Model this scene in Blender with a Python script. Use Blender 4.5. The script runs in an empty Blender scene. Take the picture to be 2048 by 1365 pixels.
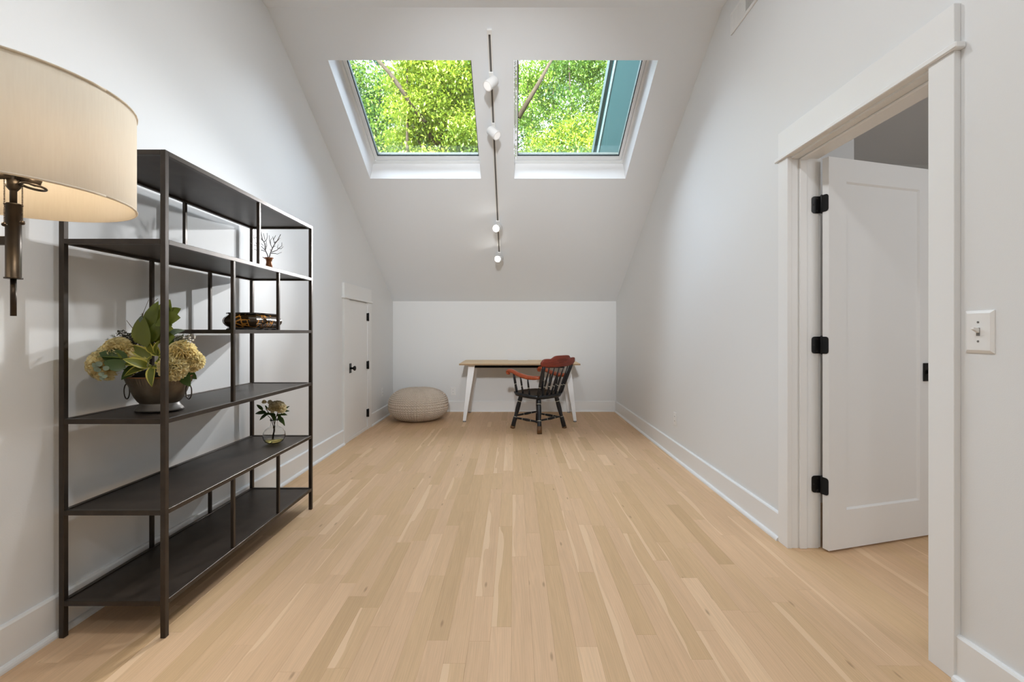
import bpy, bmesh, math, random
import numpy as np
from mathutils import Vector, Matrix

random.seed(7)
rng = np.random.default_rng(7)
SC = bpy.context.scene
COL = SC.collection
R = math.radians

# ------------------------------------------------------------------ camera, sky, sun, lights, exposure
EYE = 1.14
cam_d = bpy.data.cameras.new('camera')
cam_d.sensor_fit = 'HORIZONTAL'
cam_d.sensor_width = 36.0
cam_d.lens = 900.0 / 2048.0 * 36.0
cam_d.shift_x = -(1028 - 1024) / 2048.0
cam_d.shift_y = (664 - 682.5) / 2048.0
cam_d.clip_start = 0.02
cam_d.clip_end = 300
cam = bpy.data.objects.new('camera', cam_d)
COL.objects.link(cam)
cam.location = (0, 0, EYE)
cam.rotation_euler = (R(90), 0, 0)
SC.camera = cam

world = bpy.data.worlds.new('sky')
SC.world = world
world.use_nodes = True
wn = world.node_tree
wn.nodes.clear()
w_out = wn.nodes.new('ShaderNodeOutputWorld')
w_bg = wn.nodes.new('ShaderNodeBackground')
w_sky = wn.nodes.new('ShaderNodeTexSky')
w_sky.sky_type = 'NISHITA'
w_sky.sun_disc = False
w_sky.sun_elevation = R(38)
w_sky.sun_rotation = R(200)
w_sky.air_density = 1.0
w_sky.dust_density = 3.0
w_bg.inputs['Strength'].default_value = 3.8
w_hs = wn.nodes.new('ShaderNodeHueSaturation')      # thin summer haze
w_hs.inputs['Saturation'].default_value = 0.5
wn.links.new(w_sky.outputs[0], w_hs.inputs['Color'])
wn.links.new(w_hs.outputs[0], w_bg.inputs['Color'])
wn.links.new(w_bg.outputs[0], w_out.inputs['Surface'])


def light(name, kind, loc, energy, color=(1, 1, 1), target=None, **kw):
    d = bpy.data.lights.new(name, kind)
    d.energy = energy
    d.color = color
    for k, v in kw.items():
        setattr(d, k, v)
    o = bpy.data.objects.new(name, d)
    COL.objects.link(o)
    o.location = loc
    if target is not None:
        o.rotation_euler = (Vector(target) - Vector(loc)).to_track_quat('-Z', 'Y').to_euler()
    return o


# the sun stands behind the house, low enough for the roof slope to keep it out of the skylights
light('sun', 'SUN', (6, -20, 18), 4.3, (1.0, 0.96, 0.88), target=(1.6, 6, 2.0), angle=R(0.6))
# portals that lead the sky's light in through the skylights
for px_ in (-0.88, 0.556):
    po = light('skylight_portal', 'AREA', (px_, 4.13, 3.19), 1, target=(px_, 3.93, 2.84), shape='RECTANGLE', size=1.09, size_y=1.14)
    po.data.cycles.is_portal = True
# added unseen fills over the near half, standing in for ceiling-bounced light
for dy in (-1.2, 0.9, 2.3):
    light('overhead_fill', 'AREA', (-0.1, dy, 3.40), 16, (0.94, 0.97, 1.0), target=(-0.1, dy, 0.0), shape='DISK', size=0.22)
# unseen fill spot added behind the camera to brighten far slope and knee wall
light('far_wall_fill', 'SPOT', (-0.1, -1.9, 2.95), 740, (0.95, 0.975, 1.0), target=(-0.13, 5.6, 1.85), spot_size=R(34), spot_blend=0.9, shadow_soft_size=0.16)
# daylight of the side room beyond the open door
light('side_room_daylight', 'AREA', (3.3, 0.0, 2.0), 20, (0.98, 0.985, 1.0), target=(2.2, 3.0, 1.0),
      shape='RECTANGLE', size=1.2, size_y=1.4)

SC.view_settings.view_transform = 'Standard'
SC.view_settings.look = 'None'
SC.view_settings.gamma = 1.0
SC.view_settings.use_curve_mapping = False
SC.view_settings.exposure = 0.17
SC.cycles.max_bounces = 10
SC.cycles.diffuse_bounces = 6
SC.cycles.transparent_max_bounces = 24
SC.cycles.caustics_reflective = False
SC.cycles.caustics_refractive = False
SC.cycles.sample_clamp_indirect = 6.0


# ------------------------------------------------------------------ materials
def mat(name, color=(0.8, 0.8, 0.8), rough=0.5, metal=0.0, spec=0.5, noise=0.0, nscale=30.0, bump=0.0, bscale=200.0,
        stretch=(1, 1, 1), color2=None, emit=None, emit_s=0.0, trans=0.0, ior=1.45, sss=0.0):
    m = bpy.data.materials.new(name)
    m.use_nodes = True
    nt = m.node_tree
    b = nt.nodes['Principled BSDF']
    b.inputs['Base Color'].default_value = (*color, 1)
    b.inputs['Roughness'].default_value = rough
    b.inputs['Metallic'].default_value = metal
    b.inputs['Specular IOR Level'].default_value = spec
    b.inputs['IOR'].default_value = ior
    b.inputs['Transmission Weight'].default_value = trans
    if emit:
        b.inputs['Emission Color'].default_value = (*emit, 1)
        b.inputs['Emission Strength'].default_value = emit_s
    tc = nt.nodes.new('ShaderNodeTexCoord')
    if noise > 0 or color2:
        mp = nt.nodes.new('ShaderNodeMapping')
        mp.inputs['Scale'].default_value = stretch
        nt.links.new(tc.outputs['Object'], mp.inputs[0])
        n = nt.nodes.new('ShaderNodeTexNoise')
        n.inputs['Scale'].default_value = nscale
        n.inputs['Detail'].default_value = 5
        nt.links.new(mp.outputs[0], n.inputs['Vector'])
        r = nt.nodes.new('ShaderNodeValToRGB')
        c2 = color2 or tuple(c * (1 - noise) for c in color)
        r.color_ramp.elements[0].position = 0.3
        r.color_ramp.elements[1].position = 0.7
        r.color_ramp.elements[0].color = (*c2, 1)
        r.color_ramp.elements[1].color = (*color, 1)
        nt.links.new(n.outputs['Fac'], r.inputs[0])
        nt.links.new(r.outputs[0], b.inputs['Base Color'])
    if bump > 0:
        n2 = nt.nodes.new('ShaderNodeTexNoise')
        n2.inputs['Scale'].default_value = bscale
        n2.inputs['Detail'].default_value = 3
        nt.links.new(tc.outputs['Object'], n2.inputs['Vector'])
        bp = nt.nodes.new('ShaderNodeBump')
        bp.inputs['Strength'].default_value = bump
        bp.inputs['Distance'].default_value = 0.002
        nt.links.new(n2.outputs['Fac'], bp.inputs['Height'])
        nt.links.new(bp.outputs[0], b.inputs['Normal'])
    return m


def leaf_mat(name, c1, c2, rough=0.5, transl=0.35, edge=None):
    """leaf colour varies per leaf through the colour attribute 'tint'; optional pale margin by uv."""
    m = bpy.data.materials.new(name)
    m.use_nodes = True
    nt = m.node_tree
    b = nt.nodes['Principled BSDF']
    b.inputs['Roughness'].default_value = rough
    at = nt.nodes.new('ShaderNodeAttribute')
    at.attribute_name = 'tint'
    oi = nt.nodes.new('ShaderNodeObjectInfo')
    ad = nt.nodes.new('ShaderNodeMath')
    ad.operation = 'ADD'
    nt.links.new(at.outputs['Fac'], ad.inputs[0])
    nt.links.new(oi.outputs['Random'], ad.inputs[1])
    fr = nt.nodes.new('ShaderNodeMath')
    fr.operation = 'FRACT'
    nt.links.new(ad.outputs[0], fr.inputs[0])
    mx = nt.nodes.new('ShaderNodeMix')
    mx.data_type = 'RGBA'
    mx.inputs[6].default_value = (*c1, 1)
    mx.inputs[7].default_value = (*c2, 1)
    nt.links.new(fr.outputs[0], mx.inputs[0])
    col = mx.outputs[2]
    if edge:
        uv = nt.nodes.new('ShaderNodeUVMap')
        sx = nt.nodes.new('ShaderNodeSeparateXYZ')
        nt.links.new(uv.outputs[0], sx.inputs[0])
        gt = nt.nodes.new('ShaderNodeMath')
        gt.operation = 'GREATER_THAN'
        gt.inputs[1].default_value = 0.70
        nt.links.new(sx.outputs[0], gt.inputs[0])
        m2 = nt.nodes.new('ShaderNodeMix')
        m2.data_type = 'RGBA'
        m2.inputs[7].default_value = (*edge, 1)
        nt.links.new(gt.outputs[0], m2.inputs[0])
        nt.links.new(col, m2.inputs[6])
        col = m2.outputs[2]
    nt.links.new(col, b.inputs['Base Color'])
    if transl > 0:
        tr = nt.nodes.new('ShaderNodeBsdfTranslucent')
        nt.links.new(col, tr.inputs['Color'])
        ms = nt.nodes.new('ShaderNodeMixShader')
        ms.inputs[0].default_value = transl
        nt.links.new(b.outputs[0], ms.inputs[1])
        nt.links.new(tr.outputs[0], ms.inputs[2])
        nt.links.new(ms.outputs[0], nt.nodes['Material Output'].inputs['Surface'])
    return m


def pane_mat(name, tint=(0.94, 0.985, 0.97), ior=1.45):
    """thin window glass: transmits straight through, mirrors a little at grazing angles."""
    m = bpy.data.materials.new(name)
    m.use_nodes = True
    nt = m.node_tree
    nt.nodes.remove(nt.nodes['Principled BSDF'])
    t = nt.nodes.new('ShaderNodeBsdfTransparent')
    t.inputs[0].default_value = (*tint, 1)
    g = nt.nodes.new('ShaderNodeBsdfGlossy')
    g.inputs['Roughness'].default_value = 0.02
    f = nt.nodes.new('ShaderNodeFresnel')
    f.inputs[0].default_value = ior
    ms = nt.nodes.new('ShaderNodeMixShader')
    nt.links.new(f.outputs[0], ms.inputs[0])
    nt.links.new(t.outputs[0], ms.inputs[1])
    nt.links.new(g.outputs[0], ms.inputs[2])
    nt.links.new(ms.outputs[0], nt.nodes['Material Output'].inputs['Surface'])
    return m


def shade_mat(name):
    m = bpy.data.materials.new(name)
    m.use_nodes = True
    nt = m.node_tree
    nt.nodes.remove(nt.nodes['Principled BSDF'])
    tc = nt.nodes.new('ShaderNodeTexCoord')
    mp = nt.nodes.new('ShaderNodeMapping')
    mp.inputs['Scale'].default_value = (1, 1, 0.08)
    n = nt.nodes.new('ShaderNodeTexNoise')
    n.inputs['Scale'].default_value = 260
    r = nt.nodes.new('ShaderNodeValToRGB')
    r.color_ramp.elements[0].color = (0.80, 0.72, 0.60, 1)
    r.color_ramp.elements[1].color = (0.86, 0.79, 0.67, 1)
    nt.links.new(tc.outputs['Object'], mp.inputs[0])
    nt.links.new(mp.outputs[0], n.inputs['Vector'])
    nt.links.new(n.outputs['Fac'], r.inputs[0])
    d = nt.nodes.new('ShaderNodeBsdfDiffuse')
    t = nt.nodes.new('ShaderNodeBsdfTranslucent')
    nt.links.new(r.outputs[0], d.inputs[0])
    nt.links.new(r.outputs[0], t.inputs[0])
    ms = nt.nodes.new('ShaderNodeMixShader')
    ms.inputs[0].default_value = 0.31
    nt.links.new(d.outputs[0], ms.inputs[1])
    nt.links.new(t.outputs[0], ms.inputs[2])
    nt.links.new(ms.outputs[0], nt.nodes['Material Output'].inputs['Surface'])
    return m


def wood_floor_mat():
    m = bpy.data.materials.new('oak_strip_floor')
    m.use_nodes = True
    nt = m.node_tree
    L = nt.links.new
    N = nt.nodes.new
    b = nt.nodes['Principled BSDF']
    at = N('ShaderNodeAttribute'); at.attribute_name = 'tint'
    sep = N('ShaderNodeSeparateColor'); L(at.outputs['Color'], sep.inputs[0])
    uv = N('ShaderNodeUVMap')
    sx = N('ShaderNodeSeparateXYZ'); L(uv.outputs[0], sx.inputs[0])
    # uv.x = across in metres, uv.y = along in metres; shifted per board
    off = N('ShaderNodeMath'); off.operation = 'MULTIPLY'; off.inputs[1].default_value = 37.0
    L(sep.outputs[1], off.inputs[0])
    cb = N('ShaderNodeCombineXYZ'); L(sx.outputs[0], cb.inputs[0]); L(sx.outputs[1], cb.inputs[1]); L(off.outputs[0], cb.inputs[2])
    def scaled(s):
        v = N('ShaderNodeVectorMath'); v.operation = 'MULTIPLY'; v.inputs[1].default_value = s
        L(cb.outputs[0], v.inputs[0]); return v.outputs[0]
    base = N('ShaderNodeValToRGB')
    cr = base.color_ramp
    cr.elements[0].position = 0.0; cr.elements[0].color = (0.495, 0.330, 0.182, 1)
    cr.elements[1].position = 1.0; cr.elements[1].color = (0.70, 0.492, 0.310, 1)
    for p, c in ((0.18, (0.545, 0.366, 0.206, 1)), (0.45, (0.575, 0.388, 0.225, 1)), (0.62, (0.585, 0.392, 0.238, 1)), (0.85, (0.625, 0.424, 0.262, 1))):
        e = cr.elements.new(p); e.color = c
    L(sep.outputs[0], base.inputs[0])
    # fine pores stretched along the board
    n1 = N('ShaderNodeTexNoise'); n1.inputs['Scale'].default_value = 1.0; n1.inputs['Detail'].default_value = 4
    L(scaled((420, 9, 1)), n1.inputs['Vector'])
    # broad grain
    n2 = N('ShaderNodeTexNoise'); n2.inputs['Scale'].default_value = 1.0; n2.inputs['Detail'].default_value = 3; n2.inputs['Distortion'].default_value = 1.2
    L(scaled((46, 2.2, 1)), n2.inputs['Vector'])
    wv = N('ShaderNodeTexWave'); wv.wave_type = 'RINGS'; wv.rings_direction = 'Z'
    wv.inputs['Scale'].default_value = 1.0; wv.inputs['Distortion'].default_value = 6.0; wv.inputs['Detail'].default_value = 2
    L(scaled((38, 1.6, 1)), wv.inputs['Vector'])
    g = N('ShaderNodeMath'); g.operation = 'MULTIPLY_ADD'; g.inputs[1].default_value = 0.22; g.inputs[2].default_value = 0.95
    L(n1.outputs['Fac'], g.inputs[0])
    g2 = N('ShaderNodeMath'); g2.operation = 'MULTIPLY_ADD'; g2.inputs[1].default_value = 0.26; g2.inputs[2].default_value = -0.13
    L(n2.outputs['Fac'], g2.inputs[0])
    g3 = N('ShaderNodeMath'); g3.operation = 'MULTIPLY_ADD'; g3.inputs[1].default_value = 0.05
    L(wv.outputs['Fac'], g3.inputs[0]); L(g2.outputs[0], g3.inputs[2])
    g4 = N('ShaderNodeMath'); g4.operation = 'ADD'; L(g.outputs[0], g4.inputs[0]); L(g3.outputs[0], g4.inputs[1])
    hs = N('ShaderNodeHueSaturation'); L(base.outputs[0], hs.inputs['Color']); L(g4.outputs[0], hs.inputs['Value'])
    # pale sapwood streak along one edge of some boards
    n3 = N('ShaderNodeTexNoise'); n3.inputs['Scale'].default_value = 1.0; n3.inputs['Detail'].default_value = 2
    L(scaled((14, 1.5, 1)), n3.inputs['Vector'])
    a1 = N('ShaderNodeMath'); a1.operation = 'MULTIPLY_ADD'; a1.inputs[1].default_value = 9.0
    L(sx.outputs[0], a1.inputs[0]); L(n3.outputs['Fac'], a1.inputs[2])
    a2 = N('ShaderNodeMath'); a2.operation = 'MULTIPLY_ADD'; a2.inputs[1].default_value = 1.6; a2.inputs[2].default_value = -0.85
    L(sep.outputs[2], a2.inputs[0])
    a3 = N('ShaderNodeMath'); a3.operation = 'LESS_THAN'; L(a1.outputs[0], a3.inputs[0]); L(a2.outputs[0], a3.inputs[1])
    a4 = N('ShaderNodeMath'); a4.operation = 'MULTIPLY'; a4.inputs[1].default_value = 0.75; L(a3.outputs[0], a4.inputs[0])
    mx = N('ShaderNodeMix'); mx.data_type = 'RGBA'; mx.inputs[7].default_value = (0.76, 0.545, 0.350, 1)
    L(a4.outputs[0], mx.inputs[0]); L(hs.outputs[0], mx.inputs[6])
    # small dark knots
    vo = N('ShaderNodeTexVoronoi'); vo.inputs['Scale'].default_value = 1.0
    vo.voronoi_dimensions = '2D'
    ko = N('ShaderNodeCombineXYZ'); L(off.outputs[0], ko.inputs[0]); L(off.outputs[0], ko.inputs[1])
    ka = N('ShaderNodeVectorMath'); ka.operation = 'ADD'; L(scaled((15, 4.0, 0)), ka.inputs[0]); L(ko.outputs[0], ka.inputs[1])
    L(ka.outputs[0], vo.inputs['Vector'])
    kr = N('ShaderNodeValToRGB'); kr.color_ramp.elements[0].position = 0.035; kr.color_ramp.elements[1].position = 0.11
    kr.color_ramp.elements[0].color = (1, 1, 1, 1); kr.color_ramp.elements[1].color = (0, 0, 0, 1)
    L(vo.outputs['Distance'], kr.inputs[0])
    ks = N('ShaderNodeSeparateColor'); L(vo.outputs['Color'], ks.inputs[0])
    kt = N('ShaderNodeMath'); kt.operation = 'GREATER_THAN'; kt.inputs[1].default_value = 0.935; L(ks.outputs[0], kt.inputs[0])
    km = N('ShaderNodeMath'); km.operation = 'MULTIPLY'; L(kr.outputs[0], km.inputs[0]); L(kt.outputs[0], km.inputs[1])
    km2 = N('ShaderNodeMath'); km2.operation = 'MULTIPLY'; km2.inputs[1].default_value = 0.5; L(km.outputs[0], km2.inputs[0])
    mk = N('ShaderNodeMix'); mk.data_type = 'RGBA'; mk.inputs[7].default_value = (0.22, 0.13, 0.065, 1)
    L(km2.outputs[0], mk.inputs[0]); L(mx.outputs[2], mk.inputs[6])
    L(mk.outputs[2], b.inputs['Base Color'])
    b.inputs['Roughness'].default_value = 0.5
    b.inputs['Specular IOR Level'].default_value = 0.2
    bp = N('ShaderNodeBump'); bp.inputs['Strength'].default_value = 0.06; bp.inputs['Distance'].default_value = 0.001
    L(n1.outputs['Fac'], bp.inputs['Height']); L(bp.outputs[0], b.inputs['Normal'])
    return m


M = {}
M['wall'] = mat('white_wall_paint', (0.765, 0.777, 0.78), 0.6, spec=0.25, bump=0.10, bscale=350)
M['ceil'] = mat('white_ceiling_paint', (0.83, 0.865, 0.90), 0.75, spec=0.15, bump=0.10, bscale=350)
M['trim'] = mat('white_satin_trim_paint', (0.82, 0.83, 0.83), 0.35, spec=0.4)
M['frame'] = mat('white_lacquered_frame', (0.84, 0.85, 0.85), 0.4)
M['well'] = mat('skylit_well_white', (0.90, 0.90, 0.90), 0.5, spec=0.3)  # lighter than the ceiling, so the colour carries the skylight's brightness
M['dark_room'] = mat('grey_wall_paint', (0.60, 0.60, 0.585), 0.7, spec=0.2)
M['floor'] = wood_floor_mat()
M['subfloor'] = mat('brown_subfloor_wood', (0.22, 0.14, 0.075), 0.8)  # plain brown wood under the boards, seen in the joints
M['black'] = mat('matt_black_hardware', (0.012, 0.012, 0.012), 0.38, metal=0.4)
M['hinge_dark'] = mat('black_hinge_steel', (0.02, 0.02, 0.02), 0.35, metal=0.6)
M['hole'] = mat('dark_recess', (0.03, 0.03, 0.03), 0.8)
M['steel'] = mat('bronze_dark_steel', (0.060, 0.047, 0.037), 0.34, metal=0.55, noise=0.3, nscale=18)
M['steel_plate'] = mat('dark_shelf_sheet', (0.060, 0.046, 0.036), 0.42, metal=0.45, noise=0.35, nscale=12)
M['bronze'] = mat('aged_bronze', (0.055, 0.042, 0.030), 0.38, metal=0.7, noise=0.3, nscale=40)
M['chain'] = mat('bronze_chain', (0.06, 0.045, 0.033), 0.3, metal=0.8)
M['shade'] = shade_mat('linen_shade')
M['bulb'] = mat('warm_bulb_glass', (1, 0.9, 0.75), 0.4, emit=(1.0, 0.80, 0.52), emit_s=6.0)
M['lens'] = mat('lit_spot_lens', (1, 1, 1), 0.4, emit=(1.0, 0.95, 0.86), emit_s=40.0)
M['lens_side'] = mat('lit_spot_lens_dim', (1, 1, 1), 0.4, emit=(1.0, 0.97, 0.93), emit_s=0.25)
M['plastic'] = mat('white_plastic', (0.82, 0.82, 0.81), 0.35)
M['slot'] = mat('grey_conductor_slot', (0.17, 0.165, 0.155), 0.6)
M['gasket'] = mat('dark_glazing_gasket', (0.02, 0.03, 0.03), 0.6)
M['pane'] = pane_mat('skylight_glass')
M['pane_f'] = pane_mat('window_glass', (0.97, 0.98, 0.98))
M['teal'] = mat('teal_painted_board', (0.0115, 0.030, 0.033), 0.9, spec=0.05, noise=0.06, nscale=3)
M['teal_trim'] = mat('dark_eave_trim', (0.020, 0.040, 0.045), 0.6)
M['gutter'] = mat('pale_blue_metal_strip', (0.06, 0.09, 0.10), 0.4)
M['roof'] = mat('grey_roof_shingle', (0.12, 0.12, 0.12), 0.9, noise=0.4, nscale=20)
M['siding'] = mat('outside_wall_cladding', (0.6, 0.6, 0.58), 0.8)
M['grass'] = mat('lawn', (0.10, 0.16, 0.03), 0.9, noise=0.4, nscale=2)
M['bark'] = mat('tree_bark', (0.045, 0.036, 0.028), 0.9, spec=0.1, noise=0.4, nscale=8)
M['leaf_a'] = leaf_mat('bright_tree_leaf', (0.016, 0.066, 0.008), (0.25, 0.315, 0.028), 0.45, 0.30)
M['leaf_b'] = leaf_mat('mid_tree_leaf', (0.012, 0.055, 0.015), (0.16, 0.26, 0.03), 0.45, 0.28)
M['leaf_c'] = leaf_mat('dark_tree_leaf', (0.006, 0.035, 0.02), (0.06, 0.15, 0.05), 0.5, 0.25)  # darker green leaf of the far trees
M['laminate'] = mat('light_oak_laminate', (0.80, 0.60, 0.36), 0.45, noise=0.16, nscale=6, stretch=(0.6, 14, 14))
M['edge'] = mat('brown_table_edge', (0.33, 0.22, 0.12), 0.5)
M['white_metal'] = mat('white_powder_coat', (0.82, 0.83, 0.84), 0.35)
M['grey_foot'] = mat('grey_levelling_foot', (0.25, 0.25, 0.25), 0.4, metal=0.5)
M['black_beam'] = mat('black_powder_coat', (0.004, 0.004, 0.0045), 0.7, spec=0.15)
M['chair_black'] = mat('black_lacquered_wood', (0.009, 0.010, 0.013), 0.28, spec=0.5)
M['cherry'] = mat('cherry_stained_wood', (0.44, 0.088, 0.030), 0.28, noise=0.45, nscale=7, stretch=(1, 12, 12))
M['cherry_dark'] = mat('dark_cherry_crest_wood', (0.25, 0.046, 0.028), 0.32, noise=0.4, nscale=7, stretch=(1, 12, 12))
M['gold_line'] = mat('pale_gold_ring_paint', (0.72, 0.68, 0.55), 0.4)
M['engrave'] = mat('dark_engraving', (0.05, 0.012, 0.01), 0.6)
M['brown_foot'] = mat('brown_leg_end', (0.14, 0.065, 0.022), 0.35)
M['pouf'] = mat('beige_knit_cotton', (0.66, 0.57, 0.48), 0.95, spec=0.1, noise=0.12, nscale=60)
M['aged_metal'] = mat('aged_galvanised_metal', (0.22, 0.19, 0.15), 0.45, metal=0.75, color2=(0.075, 0.055, 0.034), nscale=9)
M['rusty_rim'] = mat('rusted_rim', (0.20, 0.085, 0.035), 0.6, metal=0.4)
M['foot_metal'] = mat('brushed_grey_foot', (0.17, 0.16, 0.15), 0.5, metal=0.8, noise=0.3, nscale=15)
M['ring'] = mat('dark_iron_ring', (0.06, 0.05, 0.04), 0.4, metal=0.7)
M['soil'] = mat('dark_floral_foam', (0.012, 0.014, 0.010), 0.9)
M['bloom'] = leaf_mat('cream_petal', (0.93, 0.78, 0.36), (0.95, 0.88, 0.58), 0.6, 0.45)
M['peony'] = leaf_mat('pale_peony_petal', (0.88, 0.78, 0.48), (0.92, 0.87, 0.70), 0.6, 0.42)
M['hosta'] = leaf_mat('variegated_leaf', (0.11, 0.14, 0.018), (0.19, 0.22, 0.026), 0.4, 0.2, edge=(0.60, 0.56, 0.12))
M['green'] = leaf_mat('olive_green_leaf', (0.10, 0.135, 0.018), (0.19, 0.21, 0.03), 0.4, 0.2)
M['dark_green'] = leaf_mat('deep_green_leaf', (0.025, 0.055, 0.012), (0.05, 0.09, 0.018), 0.4, 0.15)
M['grey_green'] = leaf_mat('dusty_grey_green_leaf', (0.13, 0.17, 0.12), (0.20, 0.25, 0.18), 0.6, 0.15)
M['fern'] = leaf_mat('dark_fern_frond', (0.06, 0.085, 0.04), (0.10, 0.13, 0.07), 0.6, 0.1)
M['stem'] = mat('brown_green_stem', (0.085, 0.06, 0.025), 0.6)
M['seed'] = mat('dark_seed_head', (0.035, 0.038, 0.025), 0.7)
M['berry'] = mat('white_berry', (0.85, 0.84, 0.80), 0.4)
M['copper'] = mat('copper_glaze', (0.30, 0.115, 0.045), 0.25, metal=0.55, noise=0.4, nscale=25)
M['twig'] = mat('grey_metal_twig', (0.33, 0.325, 0.32), 0.5, metal=0.3)


def lacquer_mat():
    m = mat('black_gold_lacquer', (0.02, 0.013, 0.007), 0.16)
    nt = m.node_tree
    L = nt.links.new
    b = nt.nodes['Principled BSDF']
    tc = nt.nodes.new('ShaderNodeTexCoord')
    v = nt.nodes.new('ShaderNodeTexVoronoi')
    v.feature = 'DISTANCE_TO_EDGE'
    v.inputs['Scale'].default_value = 36
    n = nt.nodes.new('ShaderNodeTexNoise')
    n.inputs['Scale'].default_value = 24
    n.inputs['Detail'].default_value = 1
    L(tc.outputs['Object'], v.inputs['Vector'])
    L(tc.outputs['Object'], n.inputs['Vector'])
    lt = nt.nodes.new('ShaderNodeMath'); lt.operation = 'LESS_THAN'; lt.inputs[1].default_value = 0.10
    L(v.outputs['Distance'], lt.inputs[0])
    gt = nt.nodes.new('ShaderNodeMath'); gt.operation = 'GREATER_THAN'; gt.inputs[1].default_value = 0.52
    L(n.outputs['Fac'], gt.inputs[0])
    mu = nt.nodes.new('ShaderNodeMath'); mu.operation = 'MULTIPLY'
    L(lt.outputs[0], mu.inputs[0]); L(gt.outputs[0], mu.inputs[1])
    mx = nt.nodes.new('ShaderNodeMix'); mx.data_type = 'RGBA'
    mx.inputs[6].default_value = (0.035, 0.020, 0.008, 1)
    mx.inputs[7].default_value = (0.62, 0.27, 0.05, 1)
    L(mu.outputs[0], mx.inputs[0]); L(mx.outputs[2], b.inputs['Base Color'])
    return m


M['lacquer'] = lacquer_mat()
M['lacquer_plain'] = mat('black_brown_lacquer', (0.016, 0.010, 0.006), 0.14)
M['glass'] = mat('clear_ribbed_glass', (0.96, 0.965, 0.96), 0.03, trans=1.0, ior=1.25)
M['water'] = mat('amber_water', (0.95, 0.80, 0.30), 0.05, trans=0.9, ior=1.2)


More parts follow.
